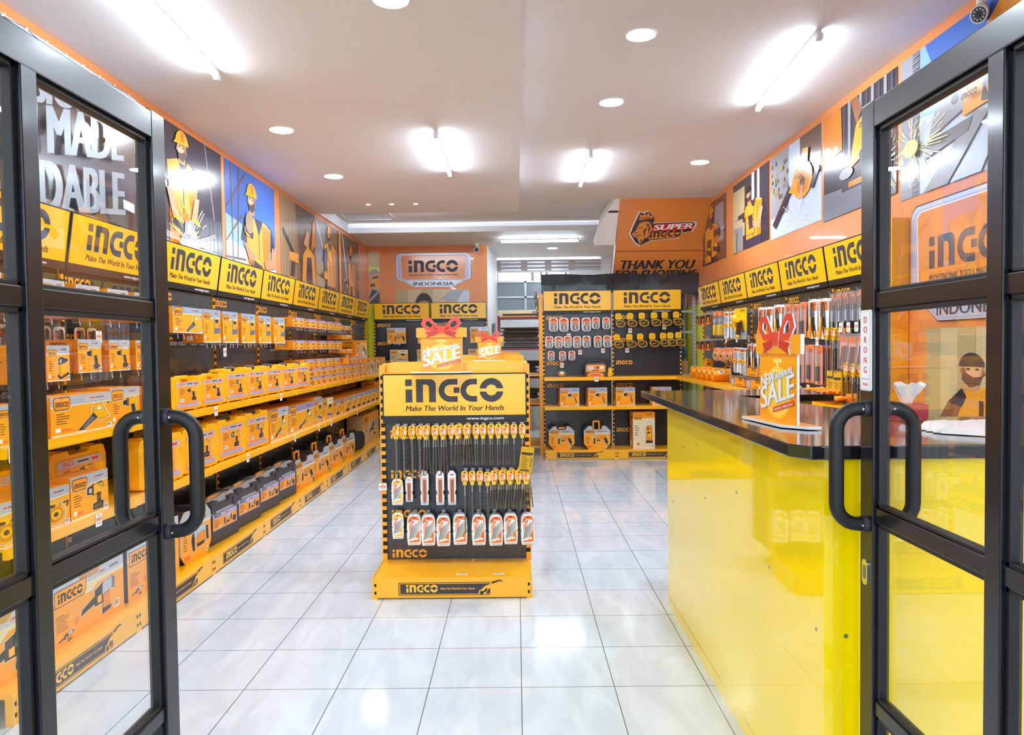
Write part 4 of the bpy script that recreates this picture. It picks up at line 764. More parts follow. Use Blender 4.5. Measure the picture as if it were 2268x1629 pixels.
# ---------------------------------------------------------------- blow-moulded carry cases
def case_outline(w, h, notch):
    r = .028
    base = circ(w/2-r, r, r, 5, a0=270, a1=360)
    if not notch: return circ(-w/2+r, r, r, 5, a0=180, a1=270)+base+[(w/2, h-.05), (w/2-.02, h-.006), (w/2-.04, h)]+[(w*.2, h), (w*.17, h-.022), (-w*.17, h-.022), (-w*.2, h)]+[(-w/2+.04, h), (-w/2+.02, h-.006), (-w/2, h-.05)]
    return circ(-w/2+r, r, r, 5, a0=180, a1=270)+base+[(w/2, h-.06), (w/2-.02, h-.012), (w/2-.05, h), (w*.26, h), (w*.20, h-.05), (w*.12, h-.062), (-w*.12, h-.062), (-w*.20, h-.05), (-w*.26, h), (-w/2+.05, h), (-w/2+.02, h-.012), (-w/2, h-.06)]
def tool_case(w, d, h, tool, notch, grip, body='case_yel', big=True):
    def fn():
        t = thing('tool_case', '', 'case')
        b = MB(); o_ = case_outline(w, h, notch); b.prism(o_, .004, d*.48, body); b.prism([(x*.985, z*.985+.003) for x, z in o_], d*.48, d*.52, 'box_side'); b.prism(o_, d*.52, d, body)
        for s in (-1, 1):
            b.box(s*w*.3-.02, s*w*.3+.02, .01, d-.01, -.008, .002, body)
            for i in range(4): b.prism(rect(s*w*.47-w*.022, h*(.44+.07*i), s*w*.47+w*.022, h*(.465+.07*i)), -.001, .006, body)
        b.prism([(x*.8, h*.1+z*.72) for x, z in rrect(-w/2, .0, w/2, h, .03)], .0, .006, body)
        shl = b.build('shell', t, bevel=.005)
        if grip: MB().tube([(-w*.2, d*.5, h-.02), (-w*.17, d*.5, h+.004), (w*.17, d*.5, h+.004), (w*.2, d*.5, h-.02)], .013, 'case_blk', 10).build('handle', t, smooth=True)
        else: MB().prism([(-w*.24, h-.03), (-w*.2, h+.004), (w*.2, h+.004), (w*.24, h-.03), (w*.19, h-.03), (w*.17, h-.018), (-w*.17, h-.018), (-w*.19, h-.03)], d*.38, d*.62, body).build('handle', t, bevel=.004)
        for s in (-1, 1): MB().box(s*w*.33-.018, s*w*.33+.018, d*.3, d*.7, h-.004, h+.006, 'brown' if not grip else body).build('latch', shl)
        b = MB(); y = -.0006; hz = lambda v: h*(.08+.76*v)
        lab = [(-w*.38, hz(0)), (w*.38, hz(0)), (w*.40, hz(.06)), (w*.40, hz(.14)), (w*.30, hz(.18)), (w*.30, hz(.8)), (w*.40, hz(.82)), (w*.40, hz(.95)), (w*.37, hz(1)), (-w*.37, hz(1)), (-w*.40, hz(.95)), (-w*.40, hz(.82)), (-w*.34, hz(.8)), (-w*.34, hz(.18)), (-w*.40, hz(.14)), (-w*.40, hz(.06))]
        b.poly(lab, y, 'pink'); b.poly(rect(-w*.32, hz(.19), w*.28, hz(.80)), y-.0002, 'org'); b.poly(rrect(-w*.385, hz(.83), w*.385, hz(.985), .008), y-.0002, 'silver' if big else 'greybox'); b.poly(rrect(-w*.37, hz(.015), w*.37, hz(.12), .008), y-.0002, 'lilac')
        b.poly(rect(-w*.3, hz(.13), w*.3, hz(.17)), y-.0002, 'tagorg'); b.logo(-w*.31, hz(.86), w*.2, y-.0006, 'tagorg'); b.poly(rect(w*.2, hz(.87), w*.33, hz(.94)), y-.0004, 'red'); b.poly(rect(-w*.05, hz(.89), w*.15, hz(.93)), y-.0004, 'ink')
        lines(b, -w*.29, hz(.72), w*.2, 4, h*.05, y-.0004); barcode(b, -w*.28, hz(.24), w*.12, h*.08, y-.0004); tool_art(b, tool, -w*.04, hz(.2), w*.32, hz(.78)-hz(.2), y-.0006, False)
        b.build('label', t)
        return t
    return fn
def black_case(w, d, h):
    def fn():
        t = thing('shrink_wrapped_case', '', 'case')
        o_ = case_outline(w, h, False); b = MB(); b.prism(o_, .004, d*.48, 'case_blk'); b.prism(o_, d*.5, d, 'case_blk')
        for s in (-1, 1): b.prism([(x*.9, h*.05+z*.28) for x, z in rrect(-w/2, 0, w/2, h, .02)], 0, .006, 'case_blk'); b.prism(rect(s*w*.36-.03, h*.72, s*w*.36+.03, h*.95), -.003, .006, 'case_blk')
        b.build('shell', t, bevel=.006)
        MB().tube([(-w*.2, d*.5, h-.02), (-w*.17, d*.5, h+.01), (w*.17, d*.5, h+.01), (w*.2, d*.5, h-.02)], .012, 'org', 10).build('handle', t, smooth=True)
        b = MB(); y = -.0004; b.poly(rect(-w*.4, h*.32, w*.40, h*.70), y, 'lilac'); b.poly(rect(-w*.39, h*.33, w*.39, h*.60), y-.0002, 'org'); b.logo(-w*.36, h*.615, w*.22, y-.0004, 'brown'); b.poly(rect(.02*w, h*.63, w*.12, h*.66), y-.0004, 'red'); tool_art(b, 'rotary', -w*.05, h*.345, w*.28, h*.27, y-.0005, False); lines(b, -w*.36, h*.55, w*.2, 4, h*.05, y-.0004); barcode(b, -w*.2, h*.35, w*.06, h*.05, y-.0005); b.poly(rect(w*.26, h*.36, w*.36, h*.5), y-.0004, 'brown'); b.build('label', t)
        b = MB(); q = random.Random(4); n = 9
        top = [(-w/2-.004+(w+.008)*i/n, h+.012+q.uniform(-.004, .012)) for i in range(n+1)]
        for i in range(n):
            (a, e), (c, g) = top[i], top[i+1]; b.face([(a, -.004, h*.72), (c, -.004, h*.72), (c, d*.3, g), (a, d*.3, e)], 'film'); b.face([(a, d*.3, e), (c, d*.3, g), (c, d*.7, g-.004), (a, d*.7, e-.004)], 'film')
        b.build('shrink_film', t)
        return t
    return fn
def sleeve_case(w, d, h, tool, handle='up', body='case_blk', hd='org'):
    """a dark carry case in a chamfered printed card sleeve with the handle through the top"""
    def fn():
        t = thing('sleeved_tool_case', '', 'case'); c = .06
        o_ = [(-w/2+c, 0), (w/2-c, 0), (w/2, c*1.2), (w/2, h-c), (w/2-c, h), (w*.2, h), (w*.16, h-.045), (-w*.16, h-.045), (-w*.2, h), (-w/2+c, h), (-w/2, h-c), (-w/2, c*1.2)]
        b = MB(); b.prism([(x*.97, z*.98+.002) for x, z in o_], .006, d, body); b.build('shell', t, bevel=.008)
        b = MB(); b.prism(o_, -.002, .006, 'cream', 'box_org'); y = -.0026; zb = h*.70
        b.poly([p for p in o_ if p[1] > zb]+[(-w/2, zb), (w/2, zb)][::1] if 0 else [(w/2, zb), (w/2, h-c), (w/2-c, h), (w*.2, h), (w*.16, h-.045), (-w*.16, h-.045), (-w*.2, h), (-w/2+c, h), (-w/2, h-c), (-w/2, zb)], y, 'greybox'); b.poly(rect(-w/2, zb-.016, w/2, zb), y-.0002, 'cream')
        lw = w*.34; lx = -w/2+w*.06; b.poly(rrect(lx, zb-.01, lx+lw, zb+lw*.32, .012), y-.0004, 'brown'); b.poly(rrect(lx+.003, zb-.007, lx+lw-.003, zb+lw*.32-.003, .01), y-.0006, 'org'); b.logo(lx+lw*.1, zb+lw*.05, lw*.8, y-.001, 'dark')
        b.poly(rect(w*.02, zb+h*.05, w*.12, zb+h*.085), y-.0004, 'red'); b.poly(rect(w*.13, zb+h*.05, w*.34, zb+h*.08), y-.0004, 'p_grey2'); lines(b, -w*.42, h*.52, w*.14, 6, h*.05, y-.0004); tool_art(b, tool, -w*.2, h*.14, w*.62, h*.52, y-.0006, False); barcode(b, w*.3, h*.05, w*.08, h*.09, y-.0004); b.poly(rect(-w*.4, h*.07, -w*.22, h*.16), y-.0004, 'tagorg')
        b.build('printed_sleeve', t)
        zz = h-.01; u = .055 if handle == 'up' else .004
        pth = [(-w*.11, d*.4, h-.05), (-w*.11, d*.4, h+u-.012), (-w*.1, d*.4, h+u), (w*.1, d*.4, h+u), (w*.11, d*.4, h+u-.012), (w*.11, d*.4, h-.05)]
        MB().tube(pth if handle == 'up' else [(-w*.13, -.012, h-.02), (w*.13, -.012, h-.02)], .012, hd, 10).build('handle', t, smooth=True)
        return t
    return fn
# ---------------------------------------------------------------- hanging goods
def hook(L_):
    def fn():
        b = MB(); b.tube([(0, 0, 0), (0, -L_+.02, .0), (0, -L_+.006, .004), (0, -L_, .016)], .0028, 'steel', 6); b.box(-.012, .012, -.004, 0, -.02, .012, 'steel'); o = b.build('peg_hook'); o['category'] = 'hook'; return o
    return fn
def bracket(L_):
    def fn():
        b = MB()
        for x in (-.04, .04): b.tube([(x, 0, 0), (x, -L_, .002), (x, -L_-.004, -.034)], .0028, 'steel', 6)
        b.box(-.05, .05, -.004, 0, -.012, .012, 'steel'); o = b.build('display_hook'); o['category'] = 'hook'; return o
    return fn
def card_outline(w, h): return rrect(-w/2, -h, w/2, 0, min(w*.3, .02), 3)
def pack(kind, w, h, th=.022):
    """a carded pack hung from its top: card, clear cover, the tool itself; origin at the hang hole"""
    def fn():
        t = thing({'pliers': 'pliers_pack', 'driver': 'screwdriver_pack', 'wrench': 'wrench_pack', 'knife': 'boxed_knife_pack', 'putty': 'putty_knife_pack', 'round': 'round_blister_pack', 'tubes': 'drill_tube_pack', 'bits': 'bit_set_pack', 'nozzle': 'hose_nozzle_pack', 'trowel': 'trowel', 'padlock': 'padlock_pack', 'setcase': 'drill_set_pack', 'longbit': 'masonry_bit_pack', 'clearbit': 'clear_bit_pack', 'gold': 'gold_card_pack', 'npliers': 'long_nose_pliers_pack', 'shears': 'shears_pack'}[kind], '', 'pack')
        b = MB(); y = -.001
        top = {'gold': 'gold', 'knife': 'brown', 'nozzle': 'sign_yel'}.get(kind, 'tagorg')
        def card(m='paper', o_=None): b.prism(o_ or card_outline(w, h), -.0008, .0008, m)
        p = MB()
        if kind == 'knife':
            b.prism(rect(-w/2, -h, w/2, -.03), -th, 0, 'kraft_dk', 'brown'); b.poly(rect(-w*.18, -h*.8, w*.18, -h*.45), -th-.0004, 'tagorg'); b.prism(circ(0, -.02, w*.4, 10, .022), -.002, 0, 'clear_plastic'); b.poly(rect(-w/2, -h, w/2, -h*.86), -th-.0004, 'tagorg'); b.poly(rect(-w*.3, -h*.4, w*.3, -h*.25), -th-.0004, 'blk'); b.build('box', t); return t
        if kind in ('pliers', 'npliers', 'shears'):
            card('paper'); b.poly(rect(-w*.42, -h*.3, w*.42, -.02), y, top); b.logo(-w*.3, -h*.16, w*.6, y-.0004, 'brown'); b.build('card', t)
            j = -h*(.52 if kind == 'pliers' else .5)
            for s in (-1, 1):
                p.prism([(0, j+.02), (s*.018, j+.01), (s*.02, j-.03), (s*w*.42, -h*.95), (s*w*.22, -h*.98), (s*.004, j-.04)], -.018, -.004, 'org' if s < 0 else 'blk'); p.prism([(s*.002, j), (s*.02, j+.01), (s*.016, j+.06), (s*.004, j+(.09 if kind == 'pliers' else .12))], -.016, -.006, 'steel_dk')
                p.prism([(s*w*.40, -h*.8), (s*w*.43, -h*.96), (s*w*.34, -h*.97), (s*w*.32, -h*.8)], -.0185, -.0035, 'org')
            p.build({'pliers': 'pliers', 'npliers': 'pliers', 'shears': 'shears'}[kind], t)
        elif kind == 'driver':
            card('pink'); b.poly(rect(-w*.45, -h*.2, w*.45, -.006), y, top); b.build('card', t)
            p.tube([(0, -.014, -h*.12), (0, -.014, -h*.5)], .0045, 'steel', 8); p.tube([(0, -.014, -h*.5), (0, -.014, -h*.54), (0, -.014, -h*.9)], .013, 'case_blk', 10); p.tube([(0, -.014, -h*.9), (0, -.014, -h*.97)], .0125, 'org', 10); p.tube([(0, -.014, -h*.505), (0, -.014, -h*.53)], .0138, 'org', 10); p.build('screwdriver', t, smooth=True)
            c = MB(); c.prism(rrect(-w*.36, -h*.98, w*.36, -h*.08, .01), -.03, -.001, 'clear_plastic'); c.build('blister', t)
        elif kind == 'wrench':
            card('paper'); b.poly(rect(-w*.44, -h*.16, w*.44, -.01), y, top); b.logo(-w*.3, -h*.12, w*.6, y-.0004, 'brown'); b.build('card', t)
            p.prism([(-w*.12, -h*.97), (w*.12, -h*.97), (w*.16, -h*.4), (w*.3, -h*.34), (w*.34, -h*.2), (w*.12, -h*.17), (w*.14, -h*.26), (-w*.02, -h*.27), (-w*.04, -h*.17), (-w*.26, -h*.2), (-w*.28, -h*.33), (-w*.14, -h*.4)], -.014, -.004, 'galv'); p.build('wrench', t)
            c = MB(); c.prism([(-w*.44, -h*.5), (-w*.3, -h*.44), (w*.34, -h*.44), (w*.42, -h*.5), (w*.36, -h*.6), (-w*.36, -h*.6)], -.019, -.015, 'org'); c.logo(-w*.28, -h*.54, w*.54, -.0195, 'brown'); c.build('brand_band', t)
        elif kind == 'putty':
            card('clear_plastic'); b.build('cover', t); p.prism([(-w*.4, -h*.32), (w*.4, -h*.32), (w*.16, -h*.5), (w*.12, -h*.58), (-w*.12, -h*.58), (-w*.16, -h*.5)], -.006, -.004, 'galv'); p.prism(rrect(-w*.14, -h*.98, w*.14, -h*.56, .008), -.018, -.002, 'sign_yel'); p.prism(rect(-w*.3, -h*.2, w*.3, -h*.03), -.003, -.001, 'tagorg'); p.build('putty_knife', t)
        elif kind == 'round':
            b.prism(rrect(-w/2, -h, w/2, 0, w*.42, 5), -.001, .001, 'pink'); b.poly(circ(0, -h*.28, w*.4, 12, h*.22, 0, 180), y-.0004, 'tagorg'); b.build('card', t)
            p.prism(circ(0, -h*.6, w*.3, 14), -.02, -.002, 'org'); p.prism(circ(0, -h*.6, w*.14, 10), -.0215, -.02, 'dark'); p.build('tape_coil', t); c = MB(); c.prism(circ(0, -h*.6, w*.4, 16, h*.33), -.026, -.001, 'clear_plastic'); c.build('blister', t)
        elif kind == 'tubes':
            card('clear_plastic'); b.prism(rect(-w*.3, -h*.45, w*.3, -h*.12), -.004, -.001, 'pink'); b.prism(rect(-w*.3, -h*.2, w*.3, -h*.08), -.005, -.004, 'tagorg'); b.build('cover', t)
            p.tube([(0, -.014, -h*.2), (0, -.014, -h*.9)], .005, 'steel_dk', 8); p.tube([(0, -.014, -h*.62), (0, -.014, -h*.96)], .006, 'silver', 8); p.build('drill_bit', t, smooth=True)
            c = MB(); c.tube([(0, -.014, -h*.06), (0, -.014, -h*.98)], w*.42, 'clear_plastic', 10); c.build('tube', t, smooth=True)
        elif kind == 'bits':
            card('clear_plastic'); b.prism(rect(-w*.36, -h*.9, w*.36, -h*.08), -.004, -.001, 'pink'); b.poly(rect(-w*.36, -h*.24, w*.36, -h*.08), -.0046, 'tagorg'); b.build('card', t)
            for s in (-.2, 0, .2): p.tube([(w*s-.01, -.01, -h*.88), (w*s+.012, -.01, -h*.34)], .004, 'steel_dk', 6)
            p.build('drill_bit', t); c = MB(); c.prism(rrect(-w*.46, -h*.97, w*.46, -h*.06, .01), -.02, -.001, 'clear_plastic'); c.build('blister', t)
        elif kind == 'nozzle':
            b.prism(rrect(-w/2, -h, w/2, 0, .012), -.001, .001, 'galv', 'sign_yel'); b.poly(rect(-w/2, -h, w/2, -h*.72), y-.0004, 'galv'); b.logo(-w*.0, -h*.12, w*.36, y-.0006, 'brown'); b.poly(rect(-w*.4, -h*.6, -w*.34, -h*.3), y-.0004, 'brown'); b.build('card', t)
            p.ellip((-w*.22, -.03, -h*.33), w*.2, .03, h*.15, 'metal_yel'); p.prism([(-w*.3, -h*.24), (w*.0, -h*.3), (w*.24, -h*.38), (w*.2, -h*.46), (-w*.2, -h*.45)], -.04, -.012, 'metal_yel'); p.build('nozzle', t, smooth=True)
            c = MB(); c.prism([(w*.0, -h*.42), (w*.14, -h*.44), (w*.1, -h*.86), (-w*.1, -h*.84)], -.038, -.014, 'brown'); c.prism([(w*.2, -h*.4), (w*.3, -h*.44), (w*.42, -h*.76), (w*.36, -h*.8)], -.03, -.018, 'blk'); c.prism(rect(-w*.11, -h*.94, w*.08, -h*.84), -.036, -.016, 'metal_yel'); c.build('grip', t, bevel=.003)
        elif kind == 'padlock':
            b.prism(rrect(-w/2, -h, w/2, 0, w*.3, 5), -.001, .001, 'foam'); b.poly(circ(0, -h*.3, w*.42, 12, h*.26, 0, 180), y-.0004, 'tagorg'); b.poly(rect(-w*.4, -h*.52, w*.4, -h*.3), y-.0004, 'pink'); b.logo(-w*.24, -h*.2, w*.48, y-.0008, 'brown'); b.build('card', t)
            p.tube([(-w*.17, -.012, -h*.6)]+[(w*.17*math.cos(R(a)), -.012, -h*.5+w*.17*math.sin(R(a))) for a in range(180, -1, -30)]+[(w*.17, -.012, -h*.6)], w*.045, 'chrome', 8); p.prism(rrect(-w*.28, -h*.88, w*.28, -h*.58, .006), -.022, -.003, 'case_blk', 'steel_dk'); p.prism(rect(-w*.08, -h*.86, w*.1, -h*.6), -.023, -.022, 'cream'); p.build('padlock', t)
            c = MB(); c.prism(rrect(-w*.38, -h*.94, w*.38, -h*.3, w*.3), -.026, -.001, 'clear_plastic'); c.build('blister', t)
        elif kind in ('setcase', 'clearbit'):
            pale = kind == 'clearbit'; o_ = [(-w*.42, -h), (w*.42, -h), (w*.46, -h*.9), (w*.5, -h*.6), (w*.44, -h*.56), (w*.5, -h*.5), (w*.46, -h*.16), (w*.36, -h*.04), (w*.2, 0), (-w*.2, 0), (-w*.36, -h*.04), (-w*.46, -h*.16), (-w*.5, -h*.5), (-w*.44, -h*.56), (-w*.5, -h*.6), (-w*.46, -h*.9)]
            b.prism(o_, -th, .0, 'cream' if pale else 'silver'); b.poly([(x*.93, -h*.5+(z+h*.5)*.95) for x, z in o_], -th-.0005, 'foam'); b.build('shell', t, bevel=.003)
            y = -th-.001; q = [(-w*.34, -h*.9), (w*.36, -h*.9), (w*.38, -h*.18), (w*.24, -h*.07), (-w*.24, -h*.07), (-w*.38, -h*.18)]; b2 = MB(); b2.poly(q, y, 'tagorg' if not pale else 'sign_yel'); b2.poly([(-w*.36, -h*.86), (-w*.37, -h*.3), (-w*.1, -h*.17), (w*.34, -h*.2), (w*.35, -h*.5), (w*.0, -h*.84)], y-.0002, 'foam'); b2.poly([(-w*.33, -h*.34), (-w*.1, -h*.19), (w*.06, -h*.2), (-w*.33, -h*.62)], y-.0003, 'pink'); b2.poly([(-w*.4, -h*.34), (w*.0, -h*.26), (-w*.36, -h*.7)], y-.0003, 'foam') if 0 else None
            b2.poly(rect(-w*.1, -h*.13, w*.12, -h*.1), y-.0004, 'maroon'); b2.poly([(-w*.04, -h*.1), (0, -h*.075), (w*.05, -h*.1)], y-.0005, 'maroon'); b2.poly(rect(w*.06, -h*.82, w*.26, -h*.75), y-.0004, 'paper'); b2.poly(rect(-w*.3, -h*.96, w*.3, -h*.93), y-.0004, 'galv'); lines(b2, -w*.3, -h*.2, w*.3, 2, h*.05, y-.0005, 'brown'); b2.build('card', t)
            for i in range(5): s = i/4; p.tube([(w*(-.31+.46*s), y-.004, -h*(.80-.02*i)), (w*(-.13+.46*s), y-.004, -h*(.40-.045*i))], w*(.026-.003*i), 'steel_dk', 6)
            p.build('drill_bit', t); return t
        elif kind == 'longbit':
            o_ = [(-w*.42, -h), (w*.42, -h), (w*.46, -h*.72), (w*.36, -h*.68), (w*.36, -h*.6), (w*.46, -h*.56), (w*.46, -h*.1), (w*.2, 0), (-w*.2, 0), (-w*.46, -h*.1), (-w*.46, -h*.56), (-w*.36, -h*.6), (-w*.36, -h*.68), (-w*.46, -h*.72)]
            b.prism(o_, -th, 0, 'foam'); b.build('shell', t, bevel=.003); b2 = MB(); y = -th-.0006; b2.poly(rect(-w*.28, -h*.9, w*.28, -h*.2), y, 'pink'); b2.poly(rect(-w*.2, -h*.12, w*.2, -h*.09), y, 'maroon'); b2.poly(rect(-w*.36, -h*.99, w*.36, -h*.91), y, 'galv'); b2.poly(rect(-w*.3, -h*.62, w*.3, -h*.24), y-.0003, 'tagorg') if 0 else None; b2.build('card', t)
            for s in (-.07, .1): p.tube([(w*s, y-.003, -h*.93), (w*s, y-.003, -h*.26)], .003, 'steel_dk', 6)
            p.build('drill_bit', t); return t
        elif kind == 'gold':
            b.prism(rect(-w/2, -h, w/2, 0), -.012, 0, 'sign_yel', 'gold'); y = -.0126; b.poly(rect(-w*.45, -h*.3, w*.45, -h*.22), y, 'ink'); b.logo(-w*.38, -h*.34, w*.7, y, 'ink'); lines(b, -w*.36, -h*.42, w*.6, 7, h*.07, y, 'brown')
            for i in range(4): b.poly(circ(w*.36, -h*(.45+.1*i), w*.06, 8), y, 'ink')
            b.poly(rect(-w*.4, -h*.96, w*.3, -h*.9), y, 'ink'); b.build('card', t); return t
        elif kind == 'trowel': pass
        return t
    return fn
def bit_hanger(n, L_, r, chisel=False, spread=.012):
    """yellow plastic hanger head with the bits hanging from it"""
    def fn():
        t = thing('chisel_on_hanger' if chisel else 'drill_bit_on_hanger', '', 'chisel' if chisel else 'drill bit')
        b = MB(); hw, hh = .021, .088
        for k in range(max(1, n)):
            y0 = .004+.016*(n-1-k); dx = spread*.25*(k-(n-1)/2) if n > 1 else 0
            o_ = [(-hw+dx, -hh*.15), (-hw*.7+dx, 0), (hw*.7+dx, 0), (hw+dx, -hh*.15), (hw+dx, -hh*.62), (hw*.62+dx, -hh*.78), (hw*.5+dx, -hh), (-hw*.5+dx, -hh), (-hw*.62+dx, -hh*.78), (-hw+dx, -hh*.62)]
            b.prism(o_, -.012-y0+.004*0, -y0, 'sign_yel')
        y = -.012-.004-.016*(n-1)*0-.0005; y = -.012-(.004+.016*(n-1))-.0005 if n > 1 else -.0165
        b.poly([(-hw*.4, -.01), (0, -.004), (hw*.4, -.01), (hw*.3, -.014), (-hw*.3, -.014)], y, 'brown'); b.poly(rrect(-hw*.78, -hh*.62, hw*.78, -hh*.2, .004), y-.0002, 'pink' if not chisel else 'org'); b.poly(rect(-hw*.62, -hh*.42, hw*.2, -hh*.28), y-.0004, 'tagorg'); b.poly(rect(hw*.2, -hh*.58, hw*.65, -hh*.3), y-.0004, 'paper')
        for s in (-1, 1): b.poly(rect(s*hw*.28-.003, -hh*.74, s*hw*.28+.003, -hh*.67), y-.0004, 'brown')
        b.build('hanger', t, bevel=.0015, seg=1)
        q = random.Random(n*7+int(L_*1000))
        for k in range(n):
            dx = spread*(k-(n-1)/2); y0 = -.014-.014*(n-1-k); ex = dx*1.6+q.uniform(-.003, .003); p = MB()
            if chisel:
                p.tube([(dx, y0, -hh*.9), (dx, y0, -hh-.03), (ex, y0, -hh-L_*.25), (ex, y0, -hh-L_*.86)], r, 'steel_dk', 8); p.tube([(ex, y0, -hh-L_*.86), (ex, y0, -hh-L_)], r, 'steel', 8, r*.35); p.build('chisel_rod', t, smooth=True)
            else:
                p.tube([(dx, y0, -hh*.9), (dx+(ex-dx)*.2, y0, -hh-L_*.22)], r*.85, 'steel', 8)
                N = int(L_/.012); z0 = -hh-L_*.22; pa = [Vector((dx+(ex-dx)*(.2+.8*i/N), y0, z0-(L_*.78)*i/N)) for i in range(N+1)]
                for i in range(N): p.tube([pa[i], pa[i]*.5+pa[i+1]*.5, pa[i+1]], r*(.7 if i % 2 else 1.0), 'steel_dk', 6, r*(1.0 if i % 2 else .7))
                p.build('bit', t)
        return t
    return fn
def chain_pack():
    t = thing('chain_pack', '', 'pack')
    b = MB(); b.prism([(-.03, -.012), (-.018, 0), (.018, 0), (.03, -.012), (.03, -.05), (.02, -.06), (-.02, -.06), (-.03, -.05)], -.006, 0, 'sign_yel'); b.poly(rect(-.016, -.034, .016, -.022), -.0066, 'gold'); b.build('hanger', t)
    c = MB(); q = random.Random(2)
    for i in range(5): a = .022+.004*i; c.tube([(a*math.cos(R(k*36))*1.2+.004*i, -.008-.006*i, -.075-.006*i+a*.8*math.sin(R(k*36))) for k in range(11)], .0042, ('steel_dk', 'gold', 'brown')[i % 3], 5)
    c.build('coiled_chain', t, smooth=True); return t
def trowel():
    t = thing('trowel', '', 'trowel'); b = MB(); b.prism([(-.02, -.02), (.02, -.02), (.05, -.05), (.052, -.16), (.0, -.18), (-.052, -.16), (-.05, -.05)], -.004, -.002, 'steel'); b.build('blade', t); MB().tube([(0, -.02, .06), (0, -.02, -.0)], .012, 'case_blk', 8).build('handle', t, smooth=True); return t
def price_tag(w=.05, h=.062):
    def fn():
        b = MB(); b.prism(rrect(-w/2, -h, w/2, 0, .004, 2), -.001, 0, 'paper'); b.poly(rect(-w*.42, -h*.62, w*.42, -h*.28), -.0014, 'pink'); b.poly(rect(-w*.1, -h*.2, w*.1, -h*.06), -.0014, 'tagorg'); b.poly(rect(-w*.34, -h*.45, w*.34, -h*.41), -.0018, 'brown'); b.poly(rect(-w*.3, -h*.8, w*.3, -h*.74), -.0014, 'p_grey2'); o = b.build('price_tag'); o['category'] = 'tag'; return o
    return fn
# ---------------------------------------------------------------- left wall goods
def Lp(key, fn, label, y0, y1, z, x, turn=0, group=None): return place(key, fn, label, (x, (y0+y1)/2, z), LW-R(turn), group)
ZU, ZL, ZB = 1.0972, .7022, .1262
US, LS = 'on the upper left shelf', 'on the lower left shelf'
Lp('sand', carton('tool_carton', 'box', .16, .2, .165, 'sander', 'silver'), 'sander carton %s at the entrance end' % US, -.27, -.11, ZU, -1.63)
Lp('vac', carton('tool_carton', 'box', .46, .15, .175, 'vac', 'silver', tw=.55), 'long hand vacuum carton %s behind the door glass' % US, .035, .495, ZU, -1.625)
Lp('drl', carton('tool_carton', 'box', .27, .2, .185, 'drill', 'silver'), 'cordless drill carton %s beside the vacuum carton' % US, .515, .785, ZU, -1.64)
Lp('drl2', carton('tool_carton', 'box', .24, .2, .165, 'drill', 'holo'), 'carton %s half hidden by the door stile' % US, .94, 1.15, ZU, -1.66)
cs = tool_case(.355, .11, .205, 'drill', True, False, big=False); cb = tool_case(.385, .12, .228, 'impact', False, True); ci = tool_case(.455, .13, .275, 'impact', False, True)
for i in range(2): Lp('cs', cs, 'yellow case with open carry notch %s, %s' % (US, ('nearest the door', 'beside the bigger cases')[i]), 1.165+.365*i, 1.52+.365*i, ZU+.008, -1.635, 3)
for i in range(5): Lp('cb', cb, 'yellow case with dark grip %s, %s of five from the door' % (US, ORD[i]), 1.905+.394*i, 2.29+.394*i, ZU+.008, -1.635, 3, 'yellow drill cases with dark grips on the upper left shelf')
sc1 = small_carton(.42, .2, .084, 'solder', 'lilac'); sc2 = small_carton(.28, .2, .086, 'sander', 'holo2')
for j in range(2):
    for i in range(6): Lp('sc1', sc1, 'low orange box in the %s layer of the upper shelf stack, %s from the cases' % (('bottom', 'top')[j], ORD[i]), 3.90+.436*i, 4.32+.436*i, ZU+.088*j, -1.64, 0, 'low orange tool boxes stacked on the upper left shelf')
for i in range(4): Lp('sc2', sc2, 'short orange box on top of the upper shelf stack, %s from the cases' % ORD[i], 3.86+.35*i, 4.14+.35*i, ZU+.178, -1.67, 4, 'short boxes on top of the long stack')
for i in range(2): Lp('sc1', sc1, 'low orange box on top of the long stack at its far end, %s' % ('nearer one', 'farther one')[i], 5.60+.45*i, 6.02+.45*i, ZU+.178, -1.66)
kr = carton('spray_gun_carton', 'box', .36, .2, .235, 'spray', 'org', body='kraft', hb=.2, tw=.55)
for i in range(3): Lp('kr', kr, 'brown spray gun carton at the far end of the upper left shelf, %s' % ('nearest', 'middle', 'farthest')[i], 6.62+.43*i, 6.98+.43*i, ZU, -1.64, 4)
# cartons carried on pairs of hooks
def hk(y, z, L_=.30, w='hb'):
    o = place(('hb', L_), bracket(L_), '', (XP+.002, y, z), LW, 'wire display hooks on the left wall panels'); o['label'] = 'thin wire display hook under the hanging cartons on the left wall'; return o
drp = carton('tool_carton', 'box', .17, .18, .165, 'drill', 'silver', tw=.6); UH, LH = 'on the upper hooks behind the left door glass', 'on the lower hooks behind the left door glass'
for i, y in enumerate((-.26, -.08, .145)): Lp('sand', None, 'sander carton %s, %s from the entrance' % (UH, ORD[i]), y, y+.16, 1.636, -1.72); hk(y+.08, 1.633, .2)
for i, y in enumerate((.435, .70, .96)): Lp('drp', drp, 'drill carton %s, %s of three' % (UH, ORD[i]), y, y+.17, 1.636, -1.74, 5); hk(y+.08, 1.633, .2)
for i, y in enumerate((-.045, .15)): Lp('sand', None, 'sander carton %s, %s one' % (LH, ('nearer', 'farther')[i]), y, y+.16, 1.336, -1.71); hk(y+.08, 1.333, .22)
for i, y in enumerate((.435, .70, .96)): Lp('drp', None, 'drill carton %s, %s of three' % (LH, ORD[i]), y, y+.17, 1.366, -1.74, 5); hk(y+.08, 1.363, .2)
Lp('vac2', carton('tool_carton', 'box', .385, .17, .165, 'vac', 'holo', tw=.55), 'hand vacuum carton hung on hooks beside the left door stile', 1.355, 1.74, 1.582, -1.72, 2); hk(1.48, 1.579, .22); hk(1.66, 1.579, .22)
